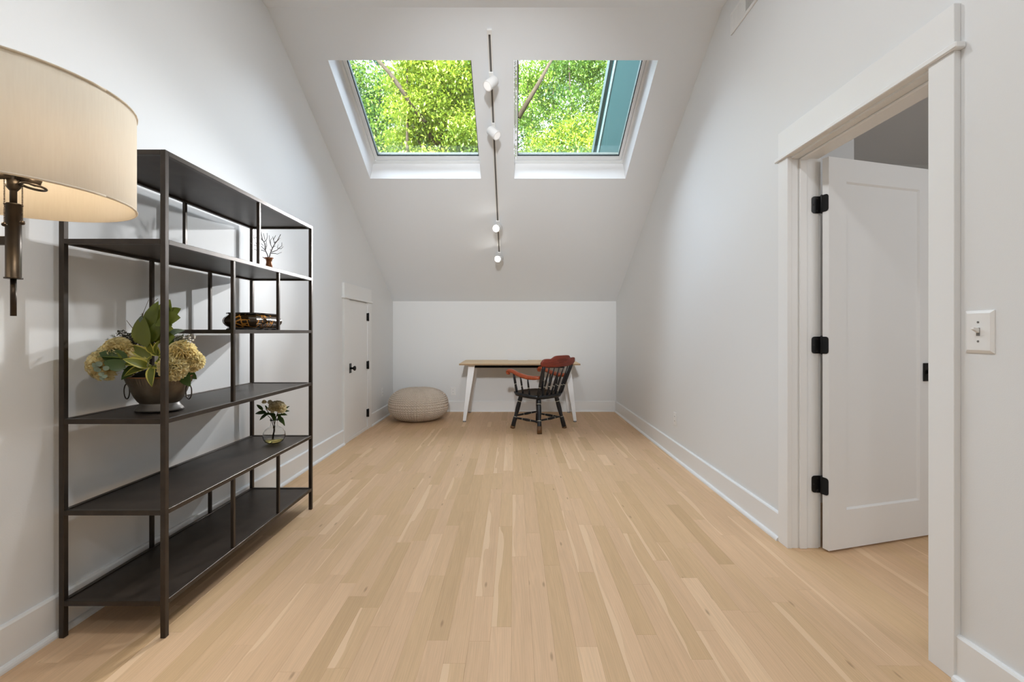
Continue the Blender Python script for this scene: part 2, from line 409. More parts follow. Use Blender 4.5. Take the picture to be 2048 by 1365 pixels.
# ------------------------------------------------------------------ mesh helpers
class MB:
    def __init__(s):
        s.v, s.f, s.sm, s.uv, s.tint = [], [], [], {}, {}

    def add(s, verts, faces, smooth=False):
        o = len(s.v)
        s.v += [tuple(p) for p in verts]
        s.f += [tuple(i + o for i in f) for f in faces]
        s.sm += [smooth] * len(faces)
        return o

    def box(s, x0, x1, y0, y1, z0, z1, mtx=None):
        vs = [(x, y, z) for z in (z0, z1) for y in (y0, y1) for x in (x0, x1)]
        if mtx is not None:
            vs = [tuple(mtx @ Vector(p)) for p in vs]
        s.add(vs, [(0, 2, 3, 1), (4, 5, 7, 6), (0, 1, 5, 4), (2, 6, 7, 3), (0, 4, 6, 2), (1, 3, 7, 5)])
        return s

    def cbox(s, x0, x1, y0, y1, z0, z1, c=0.002, mtx=None):
        """box with chamfered edges"""
        vs, idx = [], {}
        for ix in (0, 1):
            for iy in (0, 1):
                for iz in (0, 1):
                    X, Y, Z = (x0, x1)[ix], (y0, y1)[iy], (z0, z1)[iz]
                    sx, sy, sz = (c, -c)[ix], (c, -c)[iy], (c, -c)[iz]
                    for a, p in enumerate(((X, Y + sy, Z + sz), (X + sx, Y, Z + sz), (X + sx, Y + sy, Z))):
                        idx[(ix, iy, iz, a)] = len(vs)
                        vs.append(p)
        if mtx is not None:
            vs = [tuple(mtx @ Vector(p)) for p in vs]
        I = lambda x, y, z, a: idx[(x, y, z, a)]
        fs = []
        for i in (0, 1):
            fs.append([I(i, 0, 0, 0), I(i, 1, 0, 0), I(i, 1, 1, 0), I(i, 0, 1, 0)])
            fs.append([I(0, i, 0, 1), I(1, i, 0, 1), I(1, i, 1, 1), I(0, i, 1, 1)])
            fs.append([I(0, 0, i, 2), I(1, 0, i, 2), I(1, 1, i, 2), I(0, 1, i, 2)])
            for j in (0, 1):
                fs.append([I(i, j, 0, 0), I(i, j, 1, 0), I(i, j, 1, 1), I(i, j, 0, 1)])
                fs.append([I(i, 0, j, 0), I(i, 1, j, 0), I(i, 1, j, 2), I(i, 0, j, 2)])
                fs.append([I(0, i, j, 1), I(1, i, j, 1), I(1, i, j, 2), I(0, i, j, 2)])
                for k in (0, 1):
                    fs.append([I(i, j, k, 0), I(i, j, k, 1), I(i, j, k, 2)])
        s.add(vs, fs)
        return s

    def tube(s, pts, rad, n=10, caps=True, smooth=True, flat=None):
        """swept round section; rad a number or a list; flat=(a,b) scales the section's two axes"""
        P = [Vector(p) for p in pts]
        if not hasattr(rad, '__len__'):
            rad = [rad] * len(P)
        fa, fb = flat or (1, 1)
        rings = []
        t0 = (P[1] - P[0]).normalized()
        up = Vector((0, 0, 1)) if abs(t0.z) < 0.9 else Vector((1, 0, 0))
        u = t0.cross(up).normalized()
        for i, p in enumerate(P):
            t = (P[min(i + 1, len(P) - 1)] - P[max(i - 1, 0)]).normalized()
            u = (u - t * u.dot(t)).normalized()
            w = t.cross(u)
            rings.append([p + u * (math.cos(2 * math.pi * k / n) * rad[i] * fa) + w * (math.sin(2 * math.pi * k / n) * rad[i] * fb) for k in range(n)])
        vs = [q for r in rings for q in r]
        fs = []
        for i in range(len(P) - 1):
            for k in range(n):
                k2 = (k + 1) % n
                fs.append((i * n + k, i * n + k2, (i + 1) * n + k2, (i + 1) * n + k))
        o = s.add(vs, fs, smooth)
        if caps:
            s.f += [tuple(o + k for k in range(n))[::-1], tuple(o + (len(P) - 1) * n + k for k in range(n))]
            s.sm += [False, False]
        return s

    def lathe(s, prof, n=24, c=(0, 0, 0), sx=1.0, sy=1.0, smooth=True, twist=None, flute=None):
        vs, fs = [], []
        for j, (r, z) in enumerate(prof):
            for k in range(n):
                a = 2 * math.pi * k / n
                rr = r
                if flute:
                    rr = r * (1 + flute(a, z))
                vs.append((c[0] + rr * math.cos(a) * sx, c[1] + rr * math.sin(a) * sy, c[2] + z))
        for j in range(len(prof) - 1):
            for k in range(n):
                k2 = (k + 1) % n
                fs.append((j * n + k, j * n + k2, (j + 1) * n + k2, (j + 1) * n + k))
        s.add(vs, fs, smooth)
        return s

    def sphere(s, c, r, n=10, m=6, sc=(1, 1, 1)):
        prof = [(max(1e-5, math.sin(math.pi * j / m)) * r, -math.cos(math.pi * j / m) * r * sc[2]) for j in range(m + 1)]
        return s.lathe(prof, n, c, sc[0], sc[1])

    def prism(s, outline, h0, h1, f):
        """outline of 2-D points extruded between h0 and h1; f(u, v, h) -> xyz"""
        n = len(outline)
        vs = [f(u, v, h0) for u, v in outline] + [f(u, v, h1) for u, v in outline]
        fs = [tuple(range(n))[::-1], tuple(range(n, 2 * n))] + [(k, (k + 1) % n, n + (k + 1) % n, n + k) for k in range(n)]
        s.add(vs, fs)
        return s

    def mesh(s, name, m):
        me = bpy.data.meshes.new(name)
        me.from_pydata(s.v, [], s.f)
        me.polygons.foreach_set('use_smooth', s.sm)
        me.materials.append(M[m] if isinstance(m, str) else m)
        bm = bmesh.new()
        bm.from_mesh(me)
        bmesh.ops.recalc_face_normals(bm, faces=bm.faces)
        bm.to_mesh(me)
        bm.free()
        return me

    def obj(s, name, m, parent=None, loc=None):
        o = bpy.data.objects.new(name, s.mesh(name, m))
        COL.objects.link(o)
        if parent is not None:
            o.parent = parent
        if loc is not None:
            o.location = loc
        return o


def tag(o, label, cat=None, group=None, kind=None):
    o['label'] = label
    if cat:
        o['category'] = cat
    if group:
        o['group'] = group
    if kind:
        o['kind'] = kind
    return o


def thing(name, label, cat, loc=(0, 0, 0), rz=0.0, group=None, kind=None):
    o = bpy.data.objects.new(name, None)
    o.empty_display_size = 0.05
    COL.objects.link(o)
    o.location = loc
    o.rotation_euler = (0, 0, rz)
    return tag(o, label, cat, group, kind)


def struct(name, mb, m, label, cat):
    return tag(mb.obj(name, m), label, cat, kind='structure')


def place(mesh, name, parent, mtx):
    o = bpy.data.objects.new(name, mesh)
    COL.objects.link(o)
    o.parent = parent
    o.matrix_local = mtx
    return o


# ------------------------------------------------------------------ the room shell
XL, XR, YB, YF = -1.73, 1.46, 6.433, -4.2
ZT = 3.413                     # flat ceiling
YT = 3.152                     # where the slope meets the flat ceiling
ZK = 1.576                     # knee wall height
TH = math.atan2(ZT - ZK, YB - YT)
cT, sT = math.cos(TH), math.sin(TH)
SLEN = math.hypot(ZT - ZK, YB - YT)
WT = 0.14                      # wall thickness


def slope(x, s_, d):
    """x across, s_ metres down the slope from its top, d metres outward from the ceiling face"""
    return (x, YT + cT * s_ + sT * d, ZT - sT * s_ + cT * d)


# floor base
fb = MB().box(XL - 0.15, 4.4, YF - 0.15, YB + 0.15, -0.20, -0.012)
FLOOR = struct('floor', fb, 'subfloor', 'light oak strip floor running the length of the attic room', 'floor')

# walls as solid slabs
w = MB()
prof = [(YF, -0.02), (YB + 0.15, -0.02), (YB + 0.15, ZK), (YB, ZK), (YT, ZT), (YF, ZT)]
w.prism([(YF - 0.15, -0.15), (YB + 0.15, -0.15), (YB + 0.15, ZK + 0.06), (YT, ZT + 0.2), (YF - 0.15, ZT + 0.2)], XL - 0.16, XL, lambda u, v, h: (h, u, v))
struct('wall_left', w, 'wall', 'white painted wall on the left behind the shelf and wall lamp', 'wall')

# right wall with the doorway opening
DY0, DY1, DZ = 1.552, 2.374, 2.055      # rough opening
w = MB()
w.prism([(YF - 0.15, -0.15), (DY0, -0.15), (DY0, ZT + 0.2), (YF - 0.15, ZT + 0.2)], XR, XR + WT, lambda u, v, h: (h, u, v))
w.prism([(DY0, DZ), (DY1, DZ), (DY1, ZT + 0.2), (DY0, ZT + 0.2)], XR, XR + WT, lambda u, v, h: (h, u, v))
w.prism([(DY1, -0.15), (YB + 0.15, -0.15), (YB + 0.15, ZK + 0.06), (YT, ZT + 0.2), (DY1, ZT + 0.2)], XR, XR + WT, lambda u, v, h: (h, u, v))
struct('wall_right', w, 'wall', 'white painted wall on the right holding the open doorway', 'wall')

w = MB().box(XL - 0.16, XR + WT, YB, YB + 0.15, -0.15, ZK + 0.06)
struct('wall_back', w, 'wall', 'low white knee wall at the far end behind the desk', 'wall')

struct('wall_front', MB().box(XL, XR, YF - 0.15, YF, -0.15, ZT + 0.2), 'wall', 'plain white wall behind the camera', 'wall')

# ceiling: flat near part and the slope with its two skylight wells
SKY = [(-1.434, -0.329), (0.002, 1.110)]
s_top = (3.470 - YT) / cT
s_bot = (4.484 - YT) / cT
DW = 0.225
RT = DW + 0.06
wells = {}
c = MB()
c.box(XL - 0.16, XR + WT, YF - 0.15, YT, ZT, ZT + 0.25)
xs = [XL - 0.16, SKY[0][0], SKY[0][1], SKY[1][0], SKY[1][1], XR + WT]
ss = [0, s_top, s_bot, SLEN + 0.17]
for i in range(5):
    for j in range(3):
        hole = (j == 1 and i in (1, 3))
        if not hole:
            for d in (0, RT):
                c.add([slope(xs[i], ss[j], d), slope(xs[i + 1], ss[j], d), slope(xs[i + 1], ss[j + 1], d), slope(xs[i], ss[j + 1], d)], [(0, 1, 2, 3)])
        else:
            x0, x1, a, b_ = xs[i], xs[i + 1], ss[j], ss[j + 1]
            for (p, q) in (((x0, a), (x1, a)), ((x1, a), (x1, b_)), ((x1, b_), (x0, b_)), ((x0, b_), (x0, a))):
                wells.setdefault(i, MB()).add([slope(p[0], p[1], 0), slope(q[0], q[1], 0), slope(q[0], q[1], RT), slope(p[0], p[1], RT)], [(0, 1, 2, 3)])
e0, e1 = ss[0], ss[-1]
for (p, q) in (((xs[0], e0), (xs[-1], e0)), ((xs[0], e1), (xs[-1], e1)), ((xs[0], e0), (xs[0], e1)), ((xs[-1], e0), (xs[-1], e1))):
    c.add([slope(p[0], p[1], 0), slope(q[0], q[1], 0), slope(q[0], q[1], RT), slope(p[0], p[1], RT)], [(0, 1, 2, 3)])
CE = struct('ceiling', c, 'ceil', 'white sloping attic ceiling with two skylight wells', 'ceiling')
for i in sorted(wells):
    wells[i].obj('skylight_well', 'well', CE)

# roof covering over the slope outside, with the same openings
c = MB()
for i in range(5):
    for j in range(3):
        if not (j == 1 and i in (1, 3)):
            for d in (RT + 0.004, RT + 0.03):
                c.add([slope(xs[i], ss[j], d), slope(xs[i + 1], ss[j], d), slope(xs[i + 1], ss[j + 1], d), slope(xs[i], ss[j + 1], d)], [(0, 1, 2, 3)])
c.prism([(YT + sT * RT, ZT + cT * RT), (1.0, 4.9), (YF - 0.5, ZT + 0.27), (YT, ZT + 0.27)], XL - 0.4, XR + WT + 3, lambda u, v, h: (h, u, v))
struct('roof', c, 'roof', 'grey shingle roof outside around the skylights', 'roof')

# skylights
GL = [(-1.375, -0.352), (0.034, 1.057)]
for i in range(2):
    x0, x1 = SKY[i]
    g0, g1 = GL[i]
    wo = thing('window_%d' % (i + 1), ('skylight on the left of the track light filled with bright leaves' if i == 0 else
                                       'skylight on the right of the track light with a teal wall outside'), 'window', kind='structure')
    d0, d1 = DW, DW + 0.05
    st_, sb_ = s_top + 0.05, s_bot - 0.080

    def ring(xa, xb, sa, sb, ya, yb, ta, tb, da, db):
        """frame between outer rectangle (xa..xb, sa..sb) and inner (ya..yb, ta..tb)"""
        m_ = MB()
        O = [(xa, sa), (xb, sa), (xb, sb), (xa, sb)]
        I = [(ya, ta), (yb, ta), (yb, tb), (ya, tb)]
        vs = [slope(*p, da) for p in O] + [slope(*p, da) for p in I] + [slope(*p, db) for p in O] + [slope(*p, db) for p in I]
        fs = []
        for k in range(4):
            k2 = (k + 1) % 4
            fs += [(k, k2, 4 + k2, 4 + k), (8 + k, 8 + k2, 12 + k2, 12 + k), (4 + k, 4 + k2, 12 + k2, 12 + k), (k, k2, 8 + k2, 8 + k)]
        m_.add(vs, fs)
        return m_
    mid = 0.45
    ax, bx = x0 + (g0 - x0) * mid, x1 - (x1 - g1) * mid
    ring(x0 + .001, x1 - .001, s_top + .001, s_bot - .001, ax, bx, s_top + 0.025, s_bot - 0.036, d0 - 0.012, d1).obj('window_frame', 'frame', wo)
    ring(ax + .003, bx - .003, s_top + 0.028, s_bot - 0.041, g0, g1, st_, sb_, d0 - 0.004, d1).obj('sash', 'frame', wo)
    ring(g0 - .003, g1 + .003, st_ - .003, sb_ + .003, g0 + 0.006, g1 - 0.006, st_ + 0.006, sb_ - 0.008, d0 + 0.010, d1 + 0.003).obj('gasket', 'gasket', wo)
    p = MB()
    vs = [slope(x, s_, d) for d in (d0 + 0.016, d0 + 0.022) for x, s_ in ((g0 + .004, st_ + .004), (g1 - .004, st_ + .004), (g1 - .004, sb_ - .006), (g0 + .004, sb_ - .006))]
    p.add(vs, [(0, 1, 2, 3), (4, 5, 6, 7), (0, 1, 5, 4), (1, 2, 6, 5), (2, 3, 7, 6), (3, 0, 4, 7)])
    p.obj('pane', 'pane', wo)


# baseboards with shoe moulding
def baseboard(name, label, runs, side):
    """runs: list of (start, end); side gives the wall line and inward direction"""
    o = None
    b1, b2 = MB(), MB()
    for a, e in runs:
        prof_b = [(0, 0), (0.016, 0), (0.016, 0.143), (0.011, 0.150), (0, 0.150)]
        prof_s = [(0.016, 0), (0.033, 0), (0.0325, 0.008), (0.029, 0.015), (0.024, 0.019), (0.016, 0.020)]
        for mb_, pr in ((b1, prof_b), (b2, prof_s)):
            if side[0] == 'x':
                mb_.prism(pr, a, e, lambda u, v, h: (side[1] + side[2] * u, h, v))
            else:
                mb_.prism(pr, a, e, lambda u, v, h: (h, side[1] + side[2] * u, v))
    o = struct(name, b1, 'trim', label, 'baseboard')
    b2.obj('shoe_moulding', 'trim', o)
    return o


C1 = (4.53, 4.665, 5.255, 5.395)     # closet door casing: outer near, inner near, inner far, outer far
C2 = (1.4695, 1.562, 2.364, 2.449)   # right doorway casing
baseboard('baseboard_left', 'white baseboard along the left wall with shoe moulding', [(YF, C1[0]), (C1[3], YB)], ('x', XL, 1))
baseboard('baseboard_right', 'white baseboard along the right wall with shoe moulding', [(YF, C2[0]), (C2[3], YB)], ('x', XR, -1))
baseboard('baseboard_back', 'white baseboard along the knee wall behind the desk', [(XL, XR)], ('y', YB, -1))


def casing(name, label, C, X, nx, ztop, zbead, zboard):
    """flat door casing with bead and head board; nx = direction into the room"""
    o = thing(name, label, 'door trim', (0, 0, 0), kind='structure')
    t = 0.023
    xa, xb = sorted((X, X + nx * t))
    for a, b_ in ((C[0], C[1]), (C[2], C[3])):
        MB().cbox(xa, xb, a, b_, 0, zbead, 0.0015).obj('side_casing', 'trim', o)
    xa, xb = sorted((X, X + nx * (t + 0.012)))
    MB().cbox(xa, xb, C[0] - 0.018, C[3] + 0.018, zbead, zbead + 0.020, 0.003).obj('bead', 'trim', o)
    xa, xb = sorted((X, X + nx * t))
    MB().cbox(xa, xb, C[0], C[3], zbead + 0.020, zboard, 0.0015).obj('head_board', 'trim', o)
    return o


# doorway on the right: casing, jamb with stop, open door
T2 = casing('trim_2', 'white door casing with head board around the open doorway on the right', C2, XR, -1, 0, 2.060, 2.215)
jx0, jx1 = XR - 0.002, XR + WT + 0.004
jy0, jy1 = C2[1] - 0.006, C2[2] + 0.006
JT = 2.052
for a, b_ in ((DY0 - 0.004, jy0), (jy1, DY1 + 0.004)):
    MB().box(jx0, jx1, a, b_, 0, JT + 0.018).obj('jamb', 'trim', T2)
MB().box(jx0, jx1, jy0, jy1, JT, JT + 0.018).obj('head_jamb', 'trim', T2)
sx0, sx1 = XR + 0.040, XR + 0.078
MB().cbox(sx0, sx1, jy1 - 0.012, jy1, 0, JT, 0.003).obj('door_stop', 'trim', T2)
MB().cbox(sx0, sx1, jy0, jy0 + 0.012, 0, JT, 0.003).obj('door_stop', 'trim', T2)
MB().cbox(sx0, sx1, jy0 + .012, jy1 - .012, JT - 0.012, JT, 0.003).obj('head_stop', 'trim', T2)
# casing on the far side of the wall
MB().cbox(XR + WT, XR + WT + 0.02, C2[2] + 0.012, C2[3] + 0.012, 0, 2.06, 0.002).obj('side_casing', 'trim', T2)
MB().cbox(XR + WT, XR + WT + 0.02, C2[0] - 0.012, C2[1] - 0.006, 0, 2.06, 0.002).obj('side_casing', 'trim', T2)

DOORP = Vector((1.618, 2.3125, 0.012))
ang = math.atan2(0.2607, 0.9655)
D2 = thing('door_2', 'white one panel door standing open into the side room', 'door', DOORP, ang, kind='structure')
# local: x along the door, y from the camera face (0) to the back face (0.035)
dw, dh, dt = 0.762, 2.03, 0.035
pl, pr_, pb, pt = 0.117, 0.640, 0.200, 1.910
sl = MB()
O = [(0, 0), (dw, 0), (dw, dh), (0, dh)]
I = [(pl, pb), (pr_, pb), (pr_, pt), (pl, pt)]
I2 = [(pl + .009, pb + .009), (pr_ - .009, pb + .009), (pr_ - .009, pt - .009), (pl + .009, pt - .009)]
vs = []
for y, yi in ((0, 0.009), (dt, dt - 0.009)):
    vs += [(x, y, z) for x, z in O] + [(x, y, z) for x, z in I] + [(x, yi, z) for x, z in I2]
fs = []
for b0 in (0, 12):
    for k in range(4):
        k2 = (k + 1) % 4
        fs += [(b0 + k, b0 + k2, b0 + 4 + k2, b0 + 4 + k), (b0 + 4 + k, b0 + 4 + k2, b0 + 8 + k2, b0 + 8 + k)]
    fs.append((b0 + 8, b0 + 9, b0 + 10, b0 + 11))
for k in range(4):
    k2 = (k + 1) % 4
    fs.append((k, k2, 12 + k2, 12 + k))
sl.add(vs, fs)
sl.obj('door_slab', 'trim', D2)


def knob_set(parent, at, n, along):
    """rectangular back plate with an oval knob. at = centre on the door face, n = outward, along = horizontal direction"""
    n, along = Vector(n), Vector(along)
    mt = Matrix((( along.x, n.x, 0, at[0]), (along.y, n.y, 0, at[1]), (0, 0, 1, at[2]), (0, 0, 0, 1)))
    p = MB()
    p.cbox(-0.030, 0.030, 0, 0.008, -0.050, 0.050, 0.002, mt)
    pl_ = p.obj('back_plate', 'black', parent)
    k = MB()
    pts = [(0, 0.008), (0, 0.030), (0, 0.038), (0, 0.046), (0, 0.054), (0, 0.060), (0, 0.064)]
    rad = [0.013, 0.010, 0.018, 0.0255, 0.0265, 0.020, 0.006]
    k.tube([tuple(mt @ Vector((0, y, 0))) for _, y in pts], rad, 14, flat=(1, 1.0))
    k.obj('knob', 'black', parent)


knob_set(D2, (0.692, 0.0, 0.905), (0, -1, 0), (1, 0, 0))
# hinges: leaf on the jamb, leaf on the door edge, knuckle between
PIN = Vector((1.6105, 2.362, 0))


def hinge(parent, inv, zc, hh=0.089):
    h = MB()
    # jamb leaf lies on the jamb face (y = jy1), reaching back into the opening
    r = 0.014

    def leaf(wd, f):
        outline = [(0, -hh / 2), (wd - r, -hh / 2)] + [(wd - r + r * math.sin(t), -hh / 2 + r - r * math.cos(t)) for t in (R(30), R(60), R(90))] + \
                  [(wd - r + r * math.cos(t), hh / 2 - r + r * math.sin(t)) for t in (0, R(30), R(60), R(90))] + [(0, hh / 2)]
        h.prism(outline, 0, 0.0025, f)
    leaf(0.044, lambda u, v, d: tuple(inv @ Vector((PIN.x - u, jy1 - 0.001 - d, zc + v))))
    # door leaf lies on the hinge edge of the slab
    ux, uy = math.cos(ang), math.sin(ang)
    nx_, ny_ = -uy, ux
    e = Vector((DOORP.x + nx_ * 0.037, DOORP.y + ny_ * 0.037, 0))
    leaf(0.036, lambda u, v, d: tuple(inv @ Vector((e.x - nx_ * u - ux * (d + 0.0005), e.y - ny_ * u - uy * (d + 0.0005), zc + v))))
    o = h.obj('hinge', 'hinge_dark', parent)
    k = MB().tube([tuple(inv @ Vector((PIN.x, PIN.y - 0.006, zc + v))) for v in (-hh / 2 - .004, -hh / 2, hh / 2, hh / 2 + .005)], [0.004, 0.0065, 0.0065, 0.004], 10)
    k.obj('hinge_pin', 'black', o)
    sc_ = MB()
    for u, v in ((0.016, 0.032), (0.034, 0.0), (0.016, -0.032)):
        p_ = Vector((PIN.x - u, jy1 - 0.0035, zc + v))
        sc_.tube([tuple(inv @ p_), tuple(inv @ (p_ + Vector((0, -0.0012, 0))))], 0.0042, 8)
    sc_.obj('screw', 'hole', o)


D2inv = (Matrix.Translation(DOORP) @ Matrix.Rotation(ang, 4, 'Z')).inverted()
for zc in (1.808, 1.070, 0.338):
    hinge(D2, D2inv, zc)

# the side room beyond the door
w = MB()
w.box(XR + WT, 2.267, 3.0, 3.12, -0.15, 2.75)
w.box(2.147, 2.267, 3.12, 4.3, -0.15, 2.75)
struct('wall_side_room', w, 'wall', 'pale wall just behind the open door in the side room', 'wall')
w = MB()
w.box(2.147, 4.5, 4.2, 4.35, -0.15, 2.75)
w.box(4.4, 4.5, -0.6, 4.3, -0.15, 2.75)
w.box(XR + WT, 4.5, -0.7, -0.6, -0.15, 2.75)
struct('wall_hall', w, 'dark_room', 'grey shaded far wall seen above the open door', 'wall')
w = MB().box(XR + WT, 4.5, -0.7, 4.35, 2.70, 2.8)
struct('ceiling_side_room', w, 'ceil', 'flat ceiling of the side room beyond the open door', 'ceiling')

# small closet door in the left wall
T1 = casing('trim_1', 'white casing with head board around the small closet door', C1, XL, 1, 0, 1.480, 1.640)
MB().cbox(XL, XL + 0.020, C1[1] - .002, C1[2] + .002, 0.0, 0.034, 0.002).obj('threshold_board', 'trim', T1)
D1 = thing('door_1', 'small white flush closet door in the left knee space', 'door', (XL, C1[1], 0.036), 0, kind='structure')
lx = 0.014
MB().cbox(0.0005, lx, 0.003, C1[2] - C1[1] - 0.003, 0.0, 1.436, 0.001).obj('door_slab', 'trim', D1)
knob_set(D1, (lx, 0.040, 0.722), (1, 0, 0), (0, -1, 0))
for zc in (1.276, 0.717, 0.158):
    yh = C1[2] - C1[1] - 0.001
    hp = MB().tube([(0.030, yh, zc - .048), (0.030, yh, zc - .044), (0.030, yh, zc + .044), (0.030, yh, zc + .048)], [.005, .009, .009, .005], 10)
    hp.box(0.0145, 0.0255, yh - 0.020, yh + 0.012, zc - 0.044, zc + 0.044)
    hp.obj('hinge', 'black', D1)

# ------------------------------------------------------------------ floor boards
PW = 0.078
boards = []
row = 0
x = XL + 0.004
while x < 4.35:
    y = YF - random.uniform(0, 0.9)
    while y < YB:
        ln = random.choice([random.uniform(0.28, 0.6), random.uniform(0.5, 1.0), random.uniform(0.7, 1.35)])
        y0, y1 = max(y, YF), min(y + ln, YB - 0.002)
        x1 = x + PW
        if y1 - y0 > 0.04:
            inroom = x < XR + 0.02
            if inroom or (y0 < 4.2 and y1 > -0.6):
                boards.append((x, y0, x1, y1))
        y += ln
    x += PW


def scr(b):
    """how large a board shows in the photograph (0 when it does not)"""
    x0, y0, x1, y1 = b
    ya, yb = max(y0, 1.3), y1
    if yb <= ya + 0.02:
        return 0
    xc = (x0 + x1) / 2
    a_ = 0
    for t in (0.1, 0.5, 0.9):
        yy = ya + (yb - ya) * t
        px, py = 1028 + 900 * xc / yy, 664 + 900 * EYE / yy
        if not (0 < px < 2048 and py < 1365):
            continue
        if xc > XR:
            yw = yy * XR / xc        # sight line must pass the doorway
            if not (C2[1] < yw < C2[2]) or yy > DOORP.y + (xc - DOORP.x) * 0.27:
                continue
        a_ += 1.0 / (yy ** 2)
    return a_ * (yb - ya) * PW / max(0.3, (yb + ya) / 2)


def board_geo(b, mb, tints, uvs):
    x0, y0, x1, y1 = b
    g = 0.00012
    c_ = 0.0003
    a0, a1, b0, b1 = x0 + g, x1 - g, y0 + g, y1 - g
    lo, mid_, hi = -0.0125, -c_, 0.0
    vs = [(a0, b0, lo), (a1, b0, lo), (a1, b1, lo), (a0, b1, lo), (a0, b0, mid_), (a1, b0, mid_), (a1, b1, mid_), (a0, b1, mid_),
          (a0 + c_, b0 + c_, hi), (a1 - c_, b0 + c_, hi), (a1 - c_, b1 - c_, hi), (a0 + c_, b1 - c_, hi)]
    fs = []
    for k in range(4):
        k2 = (k + 1) % 4
        fs += [(k, k2, 4 + k2, 4 + k), (4 + k, 4 + k2, 8 + k2, 8 + k)]
    fs.append((8, 9, 10, 11))
    mb.add(vs, fs)
    t = (random.betavariate(3.2, 2.6) if random.random() < 0.86 else random.random(), random.random(), random.random(), 1.0)
    tints += [t] * 12
    uvs += [(v[0] - x0, v[1] - y0) for v in vs]


def finish_boards(mb, tints, uvs, name, origin):
    me = mb.mesh(name, 'floor')
    n = len(me.vertices)
    at = me.attributes.new('tint', 'FLOAT_COLOR', 'POINT')
    at.data.foreach_set('color', np.array(tints, dtype=np.float32).ravel())
    ul = me.uv_layers.new(name='UVMap')
    li = np.zeros(len(me.loops), dtype=np.int32)
    me.loops.foreach_get('vertex_index', li)
    ul.data.foreach_set('uv', np.array(uvs, dtype=np.float32)[li].ravel())
    if origin is not None:
        me.transform(Matrix.Translation(-Vector(origin)))
    o = bpy.data.objects.new(name, me)
    COL.objects.link(o)
    o.parent = FLOOR
    if origin is not None:
        o.location = origin
    return o


boards.sort(key=scr, reverse=True)
for b in boards[:300]:
    mb, tt, uu = MB(), [], []
    board_geo(b, mb, tt, uu)
    finish_boards(mb, tt, uu, 'plank', ((b[0] + b[2]) / 2, (b[1] + b[3]) / 2, 0))
mb, tt, uu = MB(), [], []
for b in boards[300:]:
    board_geo(b, mb, tt, uu)
o = finish_boards(mb, tt, uu, 'strip_flooring', None)
o['kind'] = 'stuff'

# ------------------------------------------------------------------ things on the walls and ceiling
# air vent, right wall
V = thing('air_vent', 'white wall register with thin fins high on the right wall', 'vent', (XR, 2.825, 3.126), 0)
y0, y1, zh = -0.192, 0.192, 0.146
f = MB()
for a, b_, c_, d_ in ((y0, y1, 0, 0.020), (y0, y1, zh - 0.020, zh), (y0, y0 + 0.022, 0.02, zh - 0.02), (y1 - 0.022, y1, 0.02, zh - 0.02), (-0.006, 0.012, 0.02, zh - 0.02)):
    f.cbox(-0.010, 0, a, b_, c_, d_, 0.002)
f.obj('frame', 'plastic', V)
MB().box(-0.0012, -0.0004, y0 + 0.022, y1 - 0.022, 0.02, zh - 0.02).obj('duct_shade_sheet', 'hole', V)  # dark sheet on the wall, painted for the shade behind the fins
for k in range(13):
    yy = 0.014 + k * 0.0120
    MB().box(-0.009, -0.002, yy, yy + 0.0104, 0.020, zh - 0.020).obj('fin', 'plastic', V)
for k in range(14):
    yy = -0.166 + k * 0.0115
    MB().box(-0.009, -0.002, yy, yy + 0.0024, 0.020, zh - 0.020).obj('fin', 'plastic', V)


def outlet(label, loc, rz):
    o = thing('wall_outlet', label, 'outlet', loc, rz, group='white duplex outlets on the walls')
    MB().cbox(-0.035, 0.035, -0.006, 0, -0.057, 0.057, 0.002).obj('cover_plate', 'plastic', o)
    for z in (-0.020, 0.020):
        m_ = MB()
        m_.tube([(0, -0.0055, z), (0, -0.0075, z)], 0.0165, 16, smooth=False)
        m_.obj('socket', 'plastic', o)
        s_ = MB()
        for xx in (-0.006, 0.006):
            s_.box(xx - 0.001, xx + 0.001, -0.0082, -0.0072, z - 0.004, z + 0.005)
        s_.obj('slot', 'hole', o)
    return o


outlet('white wall outlet between the closet door and the knit pouf', (XL, 5.90, 0.35), R(90))
outlet('white wall outlet low on the right wall above the baseboard', (XR, 4.07, 0.353), R(-90))
outlet('white wall outlet on the knee wall between pouf and desk', (-0.87, YB, 0.29), 0)

S = thing('light_switch', 'white toggle light switch on the wall beside the doorway', 'switch', (XR, 1.408, EYE), R(-90))
pm = MB()
hw, hh_ = 0.044, 0.0667
vs = [(-hw, 0, -hh_), (hw, 0, -hh_), (hw, 0, hh_), (-hw, 0, hh_), (-hw, -0.003, -hh_), (hw, -0.003, -hh_), (hw, -0.003, hh_), (-hw, -0.003, hh_),
      (-hw + .009, -0.008, -hh_ + .009), (hw - .009, -0.008, -hh_ + .009), (hw - .009, -0.008, hh_ - .009), (-hw + .009, -0.008, hh_ - .009)]
fs = [(8, 9, 10, 11)]
for k in range(4):
    k2 = (k + 1) % 4
    fs += [(k, k2, 4 + k2, 4 + k), (4 + k, 4 + k2, 8 + k2, 8 + k)]
pm.add(vs, fs)
pm.obj('cover_plate', 'plastic', S)
MB().box(-0.0055, 0.0055, -0.0088, -0.0078, -0.0125, 0.0125).obj('slot', 'slot', S)
tg = MB()
tg.prism([(-0.008, -0.004), (-0.008, 0.011), (-0.026, 0.014), (-0.027, 0.008)], -0.0045, 0.0045, lambda u, v, h: (h, u, v))
tg.obj('toggle', 'plastic', S)
for z in (-0.030, 0.030):
    MB().tube([(0, -0.0078, z), (0, -0.0092, z)], 0.0032, 10).obj('screw', 'slot', S)

# track light on the slope
TX = -0.180
TR = thing('track_light', 'white ceiling track with four spotlights between the two skylights', 'track light', (0, 0, 0))
t0, t1 = (3.298 - YT) / cT, (5.50 - YT) / cT


